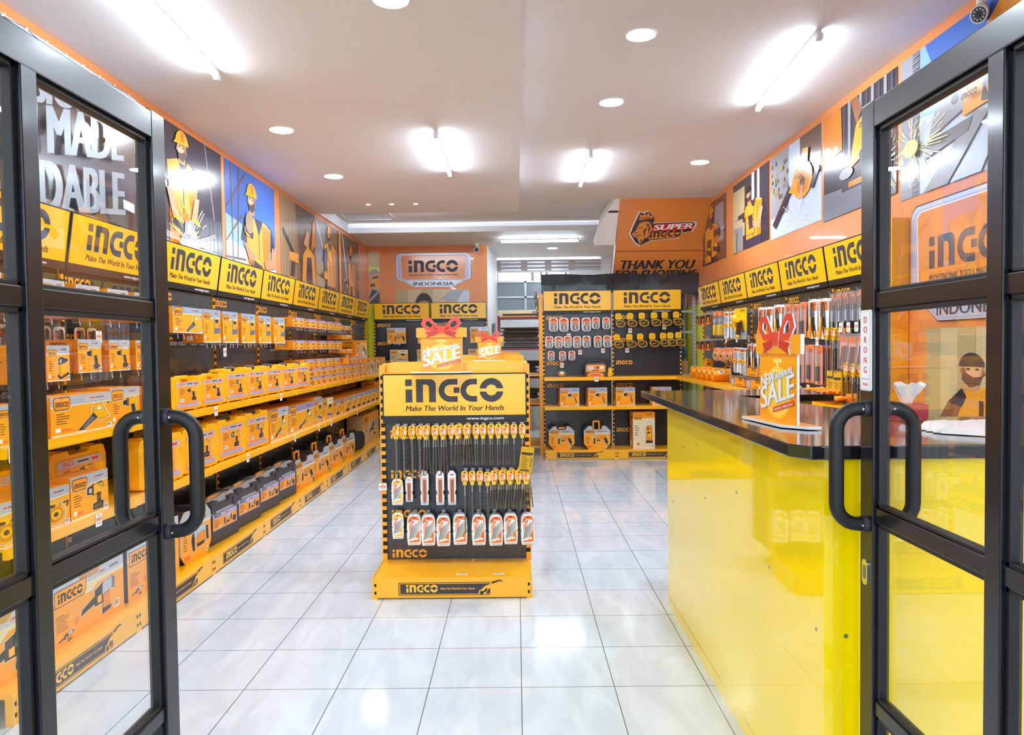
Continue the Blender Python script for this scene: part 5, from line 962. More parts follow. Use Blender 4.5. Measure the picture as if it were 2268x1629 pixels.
so = carton('tool_carton', 'box', .23, .15, .228, 'solder', 'holo', tw=.55, th=.15, tz=.2)
for i, y in enumerate((1.765, 2.08, 2.43, 2.79, 3.15)): Lp('so', so, 'tall soldering kit carton hung on the left wall, %s of five from the door' % ORD[i], y, y+.23, 1.522, -1.71, 5, 'soldering kit cartons hung in a row'); hk(y+.06, 1.519, .25); hk(y+.19, 1.519, .25)
sh = small_carton(.29, .18, .09, 'sander', 'holo2')
for j, z in enumerate((1.685, 1.465)):
    for i, y in enumerate((3.71, 4.11, 4.49, 4.84, 5.21)): Lp('sh', sh, 'small orange carton in the %s hanging row of the left wall, %s from the door' % (('upper', 'lower')[j], ORD[i]), y, y+.29, z, -1.72, 4, 'small cartons hung in two rows on the left wall'); hk(y+.08, z-.003, .26); hk(y+.22, z-.003, .26)
fl = small_carton(.42, .2, .05, 'spray', 'cream')
for i, (y, z, t_) in enumerate(((5.58, 1.70, 'top'), (5.62, 1.585, 'middle'), (5.66, 1.41, 'lowest'))): Lp('fl', fl, 'flat orange carton hung near the back corner, %s of three' % t_, y, y+.42, z, -1.72); hk(y+.2, z-.003, .22)
Lp('kr', None, 'spray gun carton hung beside the lime back corner', 6.36, 6.72, 1.34, -1.70, 12); hk(6.5, 1.337, .2)
for i in range(7): o = place('pp', pack('pliers', .09, .2), 'dark pliers pack hung deep behind the door glass, %s from the entrance' % ORD[i], (XP+.012+.02*(i % 2), .05+.14*i, 1.60), LW, 'pliers packs hung behind the left door glass')
# lower shelf
bl = carton('tool_carton', 'box', .285, .16, .175, 'blower', 'greybox', tw=.62)
for i in range(2): Lp('bl', bl, 'electric blower carton %s, %s one' % (LS, ('frame edge', 'second')[i]), -.44+.30*i, -.155+.30*i, ZL, -1.625)
Lp('imp', carton('tool_carton', 'box', .29, .11, .195, 'impact', 'greybox'), 'impact wrench carton %s in front of the yellow cases' % LS, .15, .44, ZL, -1.622)
for i in range(2): Lp('ci', ci, 'impact wrench case %s behind the front cartons, %s one' % (LS, ('nearer', 'farther')[i]), -.185+.47*i, .27+.47*i, ZL+.008, -1.80)
for i in range(4): Lp('ci', ci, 'big yellow impact wrench case %s, %s of four past the door' % (LS, ORD[i]), .775+.489*i, 1.23+.489*i, ZL+.008, -1.63, 3, 'impact wrench cases in the front row of the lower left shelf')
for i in range(3): Lp('ci', ci, 'impact wrench case %s in the second row, %s past the door' % (LS, ORD[i]), 1.23+.489*i, 1.685+.489*i, ZL+.008, -1.80, 0, 'impact wrench cases in the second row of the lower left shelf')
Lp('lb1', carton('tool_carton', 'box', .47, .28, .265, 'leafblower', 'greybox', tw=.7), 'leaf blower carton %s beside the yellow cases' % LS, 2.745, 3.215, ZL, -1.63)
Lp('lb2', carton('tool_carton', 'box', .78, .28, .25, 'leafblower', 'holo2', tw=.6), 'long leaf blower carton %s' % LS, 3.235, 4.015, ZL, -1.63)
Lp('dg', carton('tool_carton', 'box', .26, .28, .275, 'saw', 'holo', tw=.6), 'tall carton %s after the leaf blower cartons' % LS, 4.035, 4.295, ZL, -1.63)
Lp('sw', carton('tool_carton', 'box', .42, .28, .235, 'saw', 'cream', tw=.6), 'circular saw carton %s' % LS, 4.32, 4.74, ZL, -1.63)
j1 = carton('tool_carton', 'box', .27, .3, .185, 'jack', 'holo', tw=.6); j2 = carton('tool_carton', 'box', .48, .3, .185, 'jack', 'holo2', tw=.5)
Lp('j1', j1, 'car jack carton %s beside the circular saw carton' % LS, 4.77, 5.04, ZL, -1.63)
Lp('j2', j2, 'wide carton %s in the row of car jack cartons' % LS, 5.07, 5.55, ZL, -1.63)
for i in range(6): Lp('j1', j1, 'small carton past the wide one %s, %s of six' % (LS, ORD[i]), 5.58+.29*i, 5.85+.29*i, ZL, -1.64, 6, 'car jack cartons at the far end of the lower left shelf')
Lp('krl', carton('tool_carton', 'box', .42, .24, .27, 'spray', 'kraft', body='kraft'), 'brown carton at the far end of the lower left shelf', 7.4, 7.82, ZL, -1.66)
# bottom shelf
BS = 'on the bottom left shelf'
dh = sleeve_case(.57, .24, .335, 'breaker', 'flat', 'kraft', 'case_blk')
def demo():
    t = thing('demolition_hammer_carton', '', 'box'); w, d, h = .57, .24, .335
    b = MB(); b.box(-w/2, w/2, .003, d, 0, h-.004, 'kraft'); b.box(-w/2-.0005, -w/2, .0, .05, .0, h*.85, 'ink'); b.build('box', t)
    b = MB(); y = -.0006; o_ = [(-w/2, 0), (w/2, 0), (w/2, h), (w*.16, h), (w*.16, h-.055), (w*.1, h-.085), (-w*.12, h-.085), (-w*.16, h-.06), (-w*.16, h), (-w/2, h)]
    b.prism(o_, -.0006, .003, 'cream', 'box_org'); zb = h*.62; b.poly([(w/2, zb+.02), (w/2, h), (w*.16, h), (w*.16, h-.055), (w*.1, h-.085), (-w*.12, h-.085), (-w*.16, h-.06), (-w*.16, h), (-w/2, h), (-w/2, zb+.02)], y-.0003, 'silver'); b.poly([(-w/2, zb), (w*.02, zb-.03), (w*.1, zb), (w/2, zb), (w/2, zb+.022), (-w/2, zb+.022)], y-.0005, 'cream')
    lw = w*.40; lx = -w/2+.02; b.poly([(lx-.004, zb-.024), (lx+lw*.92, zb-.024), (lx+lw+.004, zb+.0), (lx+lw+.004, zb+.054), (lx-.004, zb+.054)], y-.0007, 'ink'); b.poly([(lx, zb-.02), (lx+lw*.9, zb-.02), (lx+lw, zb+.002), (lx+lw, zb+.05), (lx, zb+.05)], y-.0009, 'box_org'); b.logo(lx+.02, zb-.008, lw*.8, y-.0012, 'dark')
    b.text('1300W', w*.12, zb+.036, .013, y-.0006, 'red', bold=True); b.poly(rect(w*.28, zb+.036, w*.42, zb+.049), y-.0006, 'p_grey2'); b.text('PROFESSIONAL', w*.34, h-.04, .012, y-.0006, 'tagorg', width=.12, bold=True, align='C')
    lines(b, -w*.46, h*.42, w*.18, 8, h*.03, y-.0004); tool_art(b, 'breaker', -w*.14, h*.06, w*.5, h*.54, y-.0008, False); barcode(b, w*.34, h*.08, .045, .04, y-.0006); b.poly(circ(-w*.2, h*.24, .02, 14), y-.0004, 'box_side'); tool_art(b, 'breaker', -w*.44, h*.02, w*.2, h*.14, y-.0006, False); b.build('printed_sleeve', t)
    b = MB(); b.box(-w*.15, w*.12, .004, d*.6, h-.06, h-.012, 'film'); b.build('shrink_film', t)
    return t
for i in range(3): Lp('dh', demo, 'demolition hammer carton %s, %s' % (BS, ('at the frame edge', 'fully seen through the door glass', 'beside the door stile')[i]), -.51+.61*i, .06+.61*i, ZB, -1.69)
Lp('o1', sleeve_case(.385, .2, .33, 'rotary', 'flat', 'case_blk', 'org'), 'orange sleeved hammer case %s before the black cases' % BS, 1.30, 1.685, ZB, -1.68, 3)
for i in range(4): Lp('kb', black_case(.425, .17, .295) if i == 0 else None, 'shrink wrapped black drill case %s, %s of four' % (BS, ORD[i]), 1.745+.455*i, 2.17+.455*i, ZB, -1.685, 5, 'black drill cases on the bottom left shelf')
for i in range(4): Lp('sv', sleeve_case(.53, .2, .285, 'hammer', 'up') if i == 0 else None, 'orange sleeved case with raised yellow handle %s, %s of four' % (BS, ORD[i]), 3.58+.60*i, 4.11+.60*i, ZB, -1.69, 4, 'sleeved hammer drill cases on the bottom left shelf')
t = thing('black_tool_bag', 'black moulded round case on the bottom left shelf near its far end', 'case', (-1.70, 6.24, ZB), LW-R(15))
b = MB(); b.prism(rrect(-.2, 0, .2, .24, .09, 6), 0, .09, 'rubber'); b.prism(rrect(-.19, .01, .19, .23, .085, 6), .09, .18, 'rubber'); b.build('shell', t, bevel=.02); MB().tube([(-.07, .09, .22), (-.06, .09, .262), (.06, .09, .262), (.07, .09, .22)], .012, 'rubber', 8).build('handle', t, smooth=True)
def kraftbig():
    t = thing('large_carton', '', 'box'); w, d, h = 1.1, .22, .41; b = MB(); b.box(-w/2, w/2, 0, d, 0, h, 'kraft'); b.build('box', t)
    b = MB(); y = -.0006; b.poly(rect(-w/2, h*.7, w/2, h), y, 'box_side'); b.poly(rrect(-w*.44, h*.66, -w*.2, h*.94, .02), y-.0003, 'kraft_dk'); b.poly(rrect(-w*.43, h*.675, -w*.21, h*.925, .018), y-.0006, 'box_side'); b.logo(-w*.41, h*.77, w*.18, y-.001, 'dark'); lines(b, -w*.42, h*.5, w*.2, 2, h*.08, y-.0004, 'kraft_dk'); tool_art(b, 'breaker', -w*.1, h*.12, w*.44, h*.6, y-.0008, False); b.build('print', t)
    for x in (-w*.12, w*.22): MB().box(x-.006, x+.006, -.0035, -.0028, 0, h, 'cream').build('strap', t)
    return t
Lp('big', kraftbig, 'large brown carton with straps at the far end of the bottom left shelf', 6.62, 7.72, ZB, -1.72)
def tags(pts, place_fn, group):
    for (lab, loc, rz) in pts: place('tag', price_tag(), lab, loc, rz, group)
for i, y in enumerate((-.24, 1.64, 2.93)): place('tag', price_tag(), 'white price tag on the upper left shelf lip, %s from the entrance' % ORD[i], (-1.5945, y, 1.098), LW, 'price tags on the left shelf lips')
for i, y in enumerate((.31, 1.36, 2.17, 3.28, 4.05, 4.52, 5.75)): place('tag', None, 'white price tag on the lower left shelf lip, %s from the entrance' % ORD[i], (-1.5945, y, .703), LW, 'price tags on the left shelf lips')
for i, (y, z, x) in enumerate(((.60, 1.575, -1.74), (1.19, 1.525, -1.74), (2.06, 1.485, -1.70))): place('tag', None, 'orange and white price tag hung on the left wall hooks, %s from the entrance' % ORD[i], (x, y, z), LW, 'price tags hung on the left wall')
t = place('tag', None, 'price tag clipped to the side edge of the front gondola', (-.452, 1.39, .622), 0); t.scale = (1.0, 1, .7)

# ---------------------------------------------------------------- front gondola: bits, chisels and sets
GY = 1.436
def gh(x, z, n, L_, r, chisel, label, group, key, out=.07):
    o = place(key, bit_hanger(n, L_, r, chisel), label, (x, GY-.082+.016*(n-1), z), 0, group); place(('h', .1), hook(.1), 'small steel peg hook on the front gondola board', (x, GY-.001, z-.008), 0, 'peg hooks on the front gondola'); return o
def gx(px): return .396+(px-1136)*(4.38/1563)
r1 = (865.6, 882.2, 900.5, 917, 932, 952.4, 970, 987.4, 1003.3, 1022.7, 1042.6, 1058, 1075.5, 1092, 1108.2, 1125.9, 1144.2)
for i, px in enumerate(r1):
    if i < 4: gh(gx(px)+.006, .987, 1, .245, .0075, True, 'steel chisel on yellow hanger, %s in the top row of the front gondola' % ORD[i], 'chisels on the front gondola', 'chis')
    elif i < 7: gh(gx(px)+.006, .987, 3, .215, .0045, False, 'long drill bits on a yellow hanger in the top row, %s after the chisels' % ORD[i-4], 'long drill bits on the front gondola', 'bitl')
    else: k = (1, 4, 4, 2, 2, 2, 2, 3, 1, 1)[i-7]; gh(gx(px)+.006, .990, k, .165, .0045, False, 'short drill bits on a yellow hanger in the top row, %s after the long bits' % ORD[i-7], 'short drill bits on the front gondola', 'bits%d' % k)
for i, (px, z) in enumerate(((1016, .702), (1032.5, .702), (1049.5, .702), (1066, .695))): gh(gx(px)+.006, z, 1, .30 if i == 0 else .19, .0045, False, 'single drill bit on a yellow hanger in the middle row, %s from the blisters' % ORD[i], 'single drill bits in the middle row', 'bm%d' % (i == 0))
for i, px in enumerate((1083, 1101, 1119, 1137, 1153.5)): gh(gx(px)+.004, .703, 5, .155, .005, False, 'bunch of brown masonry bits on a yellow hanger, %s in the middle row' % ORD[i], 'bunches of masonry bits in the middle row', 'bm5')
lbk = pack('longbit', .056, .212, .03); cbk = pack('clearbit', .075, .165, .02); sbk = pack('setcase', .092, .195, .05)
place('lbs', pack('longbit', .05, .155, .03), 'short clear blister with one masonry bit on the front gondola', (gx(893), GY-.035, .662), 0)
for i, px in enumerate((927, 961.5, 988)): place('lbk', lbk, 'long white blister of masonry bits on the front gondola, %s of three' % ORD[i], (gx(px), GY-.045, .70), R(6), 'long masonry bit blisters on the front gondola')
for px, z, lab in ((867, .655, 'clear cased bit set at the left edge of the middle row'), (867, .443, 'yellow cased bit set at the left edge of the bottom row')): place('cbk', cbk, lab, (gx(px), GY-.055, z), R(4))
for i, px in enumerate((902, 932.5, 967, 1003, 1045.5, 1082, 1116, 1153)): o = place('sbk', sbk, 'white cased bit set in the bottom gondola row, %s after the yellow one' % ORD[i], (gx(px)+.004, GY-.045, .437-.004*(i % 3)), R(7 if i % 2 else 3), 'cased drill bit sets on the front gondola'); place(('h', .1), None, 'small steel peg hook on the front gondola board', (gx(px), GY-.001, .43), 0, 'peg hooks on the front gondola')
o = place('gold', pack('gold', .082, .155), 'gold card pack hanging crooked at the right edge of the front gondola', (gx(1158), GY-.09, .848), R(10), None, 0, R(8))

# ---------------------------------------------------------------- right wall goods, four or so packs to a hook
def rh(kind, y, z, w, h, n, out=.21, gap=.034, lab='', grp=None, L_=.24, tilt=0):
    place(('h', L_), hook(L_), 'steel peg hook on the right wall panel', (XQ-.002, y, z-.008), RW, 'peg hooks on the right wall')
    for k in range(n):
        x = XQ-out+gap*k
        key = (kind, w, h); fn = bit_hanger(1, h, .006, False) if kind == 'hang' else pack(kind, w, h)
        place(key, fn, lab % (('front' if k == 0 else ORD[k]) if n > 1 else 'only') if '%s' in lab else lab, (x, y+.006*((k*7) % 3-1), z), RW+R(14+5*((k+int(y*10)) % 3-1)), grp)
def rrow(kind, ys, z, w, h, n, lab, grp, **k):
    for i, y in enumerate(ys): rh(kind, y, z-.006*(i % 2), w, h, n, lab=lab+', %s on the %s hook from the stair' % ('%s', ORD[i]), grp=grp, **k)
A_, B_ = 'of upper right row', 'of lower right row'
rrow('knife', (5.46, 5.22, 5.0), 1.83, .075, .135, 2, 'boxed knife %s' % A_, 'boxed knives in the upper right row')
rrow('putty', (4.79, 4.60), 1.83, .075, .27, 3, 'putty knife %s' % A_, 'putty knives on the right wall')
rrow('wrench', (4.36, 4.13, 3.92), 1.80, .095, .27, 2, 'orange banded wrench %s' % A_, 'wrenches in the upper right row')
rh('nozzle', 3.62, 1.80, .25, .29, 1, .30, lab='large hose nozzle card hung before the right wall packs', L_=.33)
rrow('pliers', (3.32, 3.12, 2.92), 1.79, .1, .25, 3, 'pliers %s' % A_, 'pliers in the upper right row')
rrow('driver', (2.70, 2.55, 2.40), 1.78, .085, .27, 3, 'orange carded screwdriver %s' % A_, 'screwdrivers in the upper right row')
rrow('npliers', (2.22, 2.04), 1.79, .10, .29, 4, 'long nose pliers %s' % A_, 'long nose pliers in the upper right row')
rrow('tubes', (1.88, 1.78, 1.68, 1.58, 1.49), 1.81, .042, .20, 3, 'clear tubed drill bit %s' % A_, 'tubed drill bits in the upper right row')
rrow('knife', (5.46, 5.22, 5.0), 1.53, .075, .13, 2, 'boxed knife %s' % B_, 'boxed knives in the lower right row')
rrow('round', (4.72, 4.50, 4.27), 1.43, .13, .145, 2, 'round blister %s' % B_, 'round blisters on the right wall')
rrow('wrench', (4.04, 3.84), 1.43, .095, .25, 2, 'orange banded wrench %s' % B_, 'wrenches in the lower right row')
rrow('pliers', (3.63, 3.46), 1.47, .085, .26, 3, 'slim pliers %s' % B_, 'slim pliers in the lower right row')
rrow('shears', (3.28, 3.14), 1.47, .085, .28, 3, 'orange handled shears %s' % B_, 'shears in the lower right row')
rrow('driver', (2.62, 2.45, 2.28, 2.12), 1.455, .095, .285, 3, 'large screwdriver pack %s' % B_, 'large screwdrivers in the lower right row')
rrow('hang', (1.97, 1.86), 1.575, .04, .26, 4, 'yellow hung drill bit %s' % B_, 'drill bits on yellow hangers, lower right row')
rrow('bits', (1.72, 1.60, 1.48), 1.53, .10, .245, 3, 'clear bit set pack %s' % B_, 'clear bit packs in the lower right row')
rrow('gold', (1.90, 1.80), 1.275, .085, .17, 3, 'gold card pack of lowest right row', 'gold card packs on the right wall')
rrow('hang', (1.68, 1.58, 1.48), 1.335, .04, .20, 3, 'yellow hung drill bit of lowest right row', 'drill bits on yellow hangers, lowest right row')
for i, y in enumerate((4.33, 3.98, 3.62, 3.40)): place('tag', None, 'price tag under the upper right wall packs, %s from the stair' % ORD[i], (2.57, y, 1.545), RW, 'price tags on the right wall')
for i, y in enumerate((2.48, 2.12, 1.75, 1.64, 1.53)): place('tag', None, 'price tag under the upper right wall packs beyond the standee, %s from the stair' % ORD[i], (2.57, y, 1.51 if y > 2 else 1.60), RW, 'price tags on the right wall')
for i, y in enumerate((2.58, 2.3, 2.06)): place('tag', None, 'price tag under the lower right wall screwdrivers, %s from the stair' % ORD[i], (2.58, y, 1.155), RW, 'price tags on the right wall')
place('trow', trowel, 'grey trowel standing on the right wall shelf', (2.60, 4.28, 1.245), RW-R(8))
db = small_carton(.10, .19, .095, 'drill', 'kraft')
for i, y in enumerate((5.50, 5.24, 5.02, 4.80, 4.58)): place('db', db, 'small square carton tipped on its edge on the right shelf, %s from the stair' % ORD[i], (2.50, y, 1.0995), RW, 'small cartons tipped on edge on the right shelf', 0, 0).rotation_euler = (0, R(-45), RW)
place('lt', small_carton(.12, .08, .2, 'driver' if 0 else 'hammer', 'org'), 'tall orange box leaning at the stair end of the right shelf', (2.60, 5.42, 1.10), RW).rotation_euler = (R(-12), R(14), RW)
place('lt2', small_carton(.16, .09, .135, 'hammer', 'org'), 'upright orange box behind the tipped cartons on the right shelf', (2.63, 4.98, 1.063), RW)
def organiser():
    t = thing('organiser_box', '', 'box'); w, d, h = .42, .22, .10; b = MB(); b.box(-w/2, w/2, 0, d, 0, h*.86, 'clear_plastic'); b.box(-w/2+.006, w/2-.006, .006, d-.006, .004, h*.5, 'box_org'); b.build('tray', t); MB().box(-w/2-.004, w/2+.004, -.004, d+.004, h*.86, h, 'clear_plastic').build('lid', t)
    b = MB(); b.poly(rect(-w*.2, h*.08, w*.48, h*.8), -.0006, 'org'); b.logo(w*.1, h*.55, w*.28, -.001, 'brown'); b.poly(rect(-w*.05, h*.16, w*.34, h*.22), -.001, 'brown'); b.poly(rect(-w*.46, h*.1, -w*.24, h*.7), -.0006, 'greybox'); b.build('label', t); return t
for i, (y, z, lab) in enumerate(((3.74, 1.063, 'beside the trowel'), (3.27, 1.063, 'behind the sale standee'), (3.46, 1.165, 'stacked on the other two'))): place('org', organiser, 'clear lidded organiser box with orange label %s' % lab, (2.50+.03*(i == 2), y, z), RW)
def glove(mat):
    def fn():
        t = thing('work_glove', '', 'glove'); b = MB(); b.ellip((0, 0, .02), .05, .055, .02, mat, 12, 6)
        for k in range(4): a = R(62+19*k); b.tube([(.035*math.cos(a)*1.2, .04*math.sin(a), .02), (.07*math.cos(a)*1.1, .085*math.sin(a), .022), (.085*math.cos(a)*1.15, (.118-.006*abs(k-1.5))*math.sin(a), .016)], .0125, mat, 8, .009)
        b.tube([(-.04, -.01, .02), (-.075, .02, .018), (-.085, .045, .015)], .013, mat, 8, .010); b.tube([(0, -.04, .02), (0, -.075, .02), (0, -.105, .02)], .036, mat, 10, .042); b.build('glove_body', t, smooth=True).scale = (1, 1, .8); return t
    return fn
for i, (m, x, y, z, rz, lab) in enumerate((('glovewhite', 2.52, 2.86, 1.084, 80, 'white work glove on the right shelf behind the standee'), ('glovewhite', 2.55, 2.62, 1.084, 100, 'white work glove beside the black glove on the right shelf'), ('rubber', 2.60, 2.42, 1.084, 70, 'black work glove lying on the right shelf'),
        ('gloveorg', 2.53, 2.13, 1.084, 85, 'orange work glove lowest in the pile, farther one'), ('gloveorg', 2.54, 1.90, 1.084, 95, 'orange work glove lowest in the pile, middle one'), ('gloveorg', 2.53, 1.68, 1.084, 80, 'orange work glove lowest in the pile, nearest one'), ('gloveorg', 2.55, 2.02, 1.122, 60, 'orange work glove on top of the pile, farther one'), ('gloveorg', 2.54, 1.80, 1.122, 110, 'orange work glove on top of the pile, nearer one'))):
    place(('glove', m), glove(m), lab, (x, y, z), R(rz))

# ---------------------------------------------------------------- sales counter
t = thing('sales_counter', 'bright yellow sales counter with a glossy black top', 'counter', (1.235, -1.05, 0))
OX, OY = 1.235, -1.05
def cp(pts): return [(x-OX, y-OY) for x, y in pts]
top = [(1.15, 1.30), (1.15, -1.03), (1.19, -1.09), (2.78, -1.10), (2.78, -.38), (1.84, -.38), (1.775, .02), (1.585, .80), (2.12, .84), (2.12, 1.30)]
MB().slab(cp(top), 1.152, 1.19, 'granite').build('countertop', t, bevel=.004)
spn = MB().box(0, .018, 0, 1.995, 0, 1.152, 'counter_acrylic').build('side_panel', t); fpn = MB().box(.0, 1.55, -.0185, -.0005, 0, 1.152, 'counter_acrylic').build('front_panel', t); MB().box(.018, .8, 1.977, 1.995, 0, 1.152, 'counter_acrylic').build('end_panel', t)
MB().box(.03, .5, .02, 1.9, .02, 1.14, 'dark').build('carcass', t); MB().box(.5, 1.54, .02, .45, .02, 1.14, 'dark').build('carcass', t)
for (y, z) in ((.03, .66), (.03, .32), (1.2, .78), (1.85, .62), (1.6, .95), (.75, .9), (1.35, 1.0), (.4, .72)): MB().tube([(0, y, z), (-.002, y, z)], .006, 'screw', 8).build('screw', spn)
for (x, z) in ((.06, .66), (.06, .30), (.75, .55)): MB().tube([(x, -.0185, z), (x, -.0205, z)], .006, 'screw', 8).build('screw', fpn)
t = thing('tissue_box', 'red tissue box with white tissue on the counter', 'tissue box', (1.79, -.47, 1.1905), R(-20))
b = MB(); b.box(-.06, .06, -.05, .05, 0, .06, 'crimson'); b.poly(circ(-.02, .025, .014, 12), -.0504, 'white'); b.build('box', t, bevel=.004)
b = MB(); n = 14
ring = lambda r, z, ph, a: [((r+a*math.sin(3*w+ph))*math.cos(w), .7*(r+a*math.sin(2*w+ph))*math.sin(w), z+a*math.sin(4*w)) for w in [2*math.pi*i/n for i in range(n)]]
rs = [ring(.018, .06, 0, .002), ring(.028, .085, 1, .004), ring(.045, .115, 2, .008), ring(.052, .128, 2, .01)]
for a, c in zip(rs, rs[1:]):
    for i in range(n): b.face([a[i], a[(i+1) % n], c[(i+1) % n], c[i]], 'paper')
b.build('tissue', t, smooth=True)
b = MB(); n, m_ = 26, 10; q = random.Random(5); hs = [[.008+.028*math.sin(math.pi*j/m_)**.6*(1-.35*abs(2*i/n-1))*q.uniform(.75, 1.1) for j in range(m_+1)] for i in range(n+1)]
P = lambda i, j: (-.36+.72*i/n+.01*math.sin(j*2.1), -.15+.30*j/m_*(1 if i > 3 else .4+.2*i)+(.0 if i > 3 else .09*(1-i/4)), hs[i][j] if 0 < i < n and 0 < j < m_ else .0015)
for i in range(n):
    for j in range(m_): b.face([P(i, j), P(i+1, j), P(i+1, j+1), P(i, j+1)], 'foam')
o = b.build('plastic_parcel', smooth=True); tag(o, 'white crumpled plastic parcel lying on the counter front', 'parcel'); o.location = (2.03, -.81, 1.191)

# ---------------------------------------------------------------- back right display
def bx(px, d=9.25): return .396+(px-1138)*(d/1563)
pk = {0: (.125, .18, 1.84), 1: (.11, .155, 1.597), 2: (.09, .125, 1.40)}
for r_, pxs in enumerate(((1221, 1244, 1269, 1294, 1315, 1338), (1211, 1232, 1252, 1273, 1294, 1319, 1340), (1215, 1240, 1261))):
    for i, px in enumerate(pxs):
        w, h, z = pk[r_]
        if r_ == 0 and i > 3: w, h = .105, .155
        place(('padlock', w, h), pack('padlock', w, h), 'carded padlock in the %s row, %s from the aisle' % (('top', 'middle', 'bottom')[r_], ORD[i]), (bx(px), 6.31, z-.004*(i % 2)), R(6), 'carded padlocks on the back shelf unit')
        place(('h', .1), None, 'steel peg hook behind a carded padlock', (bx(px), 6.398, z-.012), 0, 'peg hooks behind the padlocks')
for r_, (pxs, z) in enumerate((((1365, 1391, 1417, 1444, 1468, 1493), 1.885), ((1361, 1389, 1413, 1440, 1464, 1480, 1498), 1.612))):
    for i, px in enumerate(pxs):
        o = place('chain', chain_pack, 'chain pack with yellow hanger in the %s row, %s from the padlocks' % (('top', 'lower')[r_], ORD[i]), (bx(px), 6.31, z+.003*i), R(5), 'chain packs on the back shelf unit'); o.scale = (1.4, 1.4, 1.4)
        place(('h', .1), None, 'steel peg hook behind a chain pack', (bx(px), 6.398, z-.008), 0, 'peg hooks behind the chain packs')
for i, (px, z) in enumerate(((1255, 1.63), (1280, 1.41), (1331, 1.43), (1239, 1.24), (1392, 1.69), (1468, 1.73), (1385, 1.43), (1310, 1.066))): place('tag', None, 'price tag on the back right display, %s in its scattered set' % ORD[i], (bx(px), 6.34 if i < 7 else 6.028, z), 0, 'price tags on the back right display')
t = thing('battery_charger', 'orange and black battery charger on the padlock shelf', 'charger', (1.415, 6.12, 1.0645), R(-8))
b = MB(); b.prism([(-.15, .02), (-.13, 0), (.13, 0), (.15, .02), (.14, .15), (.11, .18), (-.11, .18), (-.14, .15)], .0, .16, 'case_blk'); b.build('body', t, bevel=.008)
b = MB(); y = -.0006; b.prism([(-.12, .06), (.12, .06), (.125, .14), (.10, .155), (-.10, .155), (-.125, .14)], -.004, 0, 'org'); b.poly(rect(-.095, .09, -.03, .13), -.0046, 'silver'); b.poly(rect(.06, .1, .1, .13), -.0046, 'white'); b.poly(rect(-.01, .1, .015, .135), -.0046, 'red'); b.poly(rect(.02, .1, .04, .135), -.0046, 'dark'); b.logo(-.045, .068, .09, -.005, 'brown'); b.build('front_panel', t)
b = MB(); b.prism([(-.11, .0), (.11, 0), (.10, .04), (.05, .055), (-.05, .055), (-.10, .04)], -.012, 0, 'box_side'); b.poly(rect(-.06, .01, .06, .035), -.0126, 'red'); b.build('base_front', t); MB().tube([(-.09, .08, .17), (-.08, .08, .205), (.08, .08, .205), (.09, .08, .17)], .012, 'case_blk', 8).build('handle', t, smooth=True)
MB().tube([(-.14, .02, .012), (-.2, -.02, .008), (-.26, .03, .008), (-.18, .06, .008), (-.12, .05, .02)], .006, 'maroon', 8).build('red_cable', t, smooth=True)
t = thing('power_adapter', 'small yellow adapter beside the battery charger', 'adapter', (1.60, 6.14, 1.0645)); MB().prism([(-.03, 0), (.035, 0), (.03, .1), (.0, .12), (-.02, .1)], 0, .05, 'sign_yel').build('body', t, bevel=.004); MB().prism(rect(-.012, .1, .016, .135), .015, .035, 'case_blk').build('clip', t)
b = MB(); b.ellip((0, 0, .04), .06, .05, .045, 'clear_plastic', 10, 6); b.ellip((0, 0, .03), .04, .03, .028, 'org', 8, 5); o = b.build('parts_bag'); tag(o, 'small clear bag of orange parts on the padlock shelf', 'bag'); o.location = (.98, 6.16, 1.071)
hg = carton('tool_carton', 'box', .25, .17, .235, 'heatgun', 'holo', tw=.56)
for i, x in enumerate((1.075, 1.435, 1.795, 2.26)): place('hg', hg, 'heat gun carton on the shelf under the padlocks, %s from the aisle' % ORD[i], (x, 6.09, .6872), R(5 if i < 3 else 0), 'heat gun cartons on the back right shelf')
sl = sleeve_case(.33, .16, .30, 'hammer', 'flat'); su = sleeve_case(.345, .16, .30, 'hammer', 'up')
place('sl', sl, 'sleeved hammer drill case with flat handle on the bottom shelf', (.965, 6.10, .1262), R(3)); place('su', su, 'sleeved hammer drill case with raised handle on the bottom shelf', (1.425, 6.10, .1262), R(4))
place('ws', carton('pressure_washer_carton', 'box', .285, .2, .475, 'washer', 'org', tw=.46, th=.3, tz=.12, hb=.17, body='cream'), 'tall pressure washer carton on the bottom shelf beside the counter', (2.03, 6.10, .1262), R(3))

# ---------------------------------------------------------------- back left display
def cx8(px): return .396+(px-1139)*(11.4/1563)
bd = carton('tool_carton', 'box', .30, .1, .255, 'hammer', 'silver', tw=.6); be = carton('tool_carton', 'box', .29, .1, .21, 'saw', 'cream', body='p_osb', tw=.5)
for i, x in enumerate((-1.545, -1.05, -.62, -.20)): place('bd', bd, 'orange drill carton hung high on the back wall unit, %s from the lime corner' % ORD[i], (x, 8.42, 1.535), 0, 'drill cartons hung on the back wall'); place(('hb', .12), bracket(.12), 'wire hook under a carton on the back wall', (x, 8.555, 1.532), 0, 'wire hooks on the back wall')
for i, x in enumerate((-1.51, -1.07, -.64, -.24)): place('be', be, 'pale tool carton hung low on the back wall unit, %s from the lime corner' % ORD[i], (x, 8.42, 1.225), 0, 'pale cartons hung on the back wall'); place(('hb', .12), None, 'wire hook under a pale carton on the back wall', (x, 8.555, 1.222), 0, 'wire hooks under the pale cartons')
fb = small_carton(.40, .2, .085, 'drill', 'cream')
for i, x in enumerate((-1.56, -1.12)): place('fb', fb, 'low cream carton standing on the back wall shelf, %s one' % ('corner', 'inner')[i], (x, 8.25, 1.0625), 0)

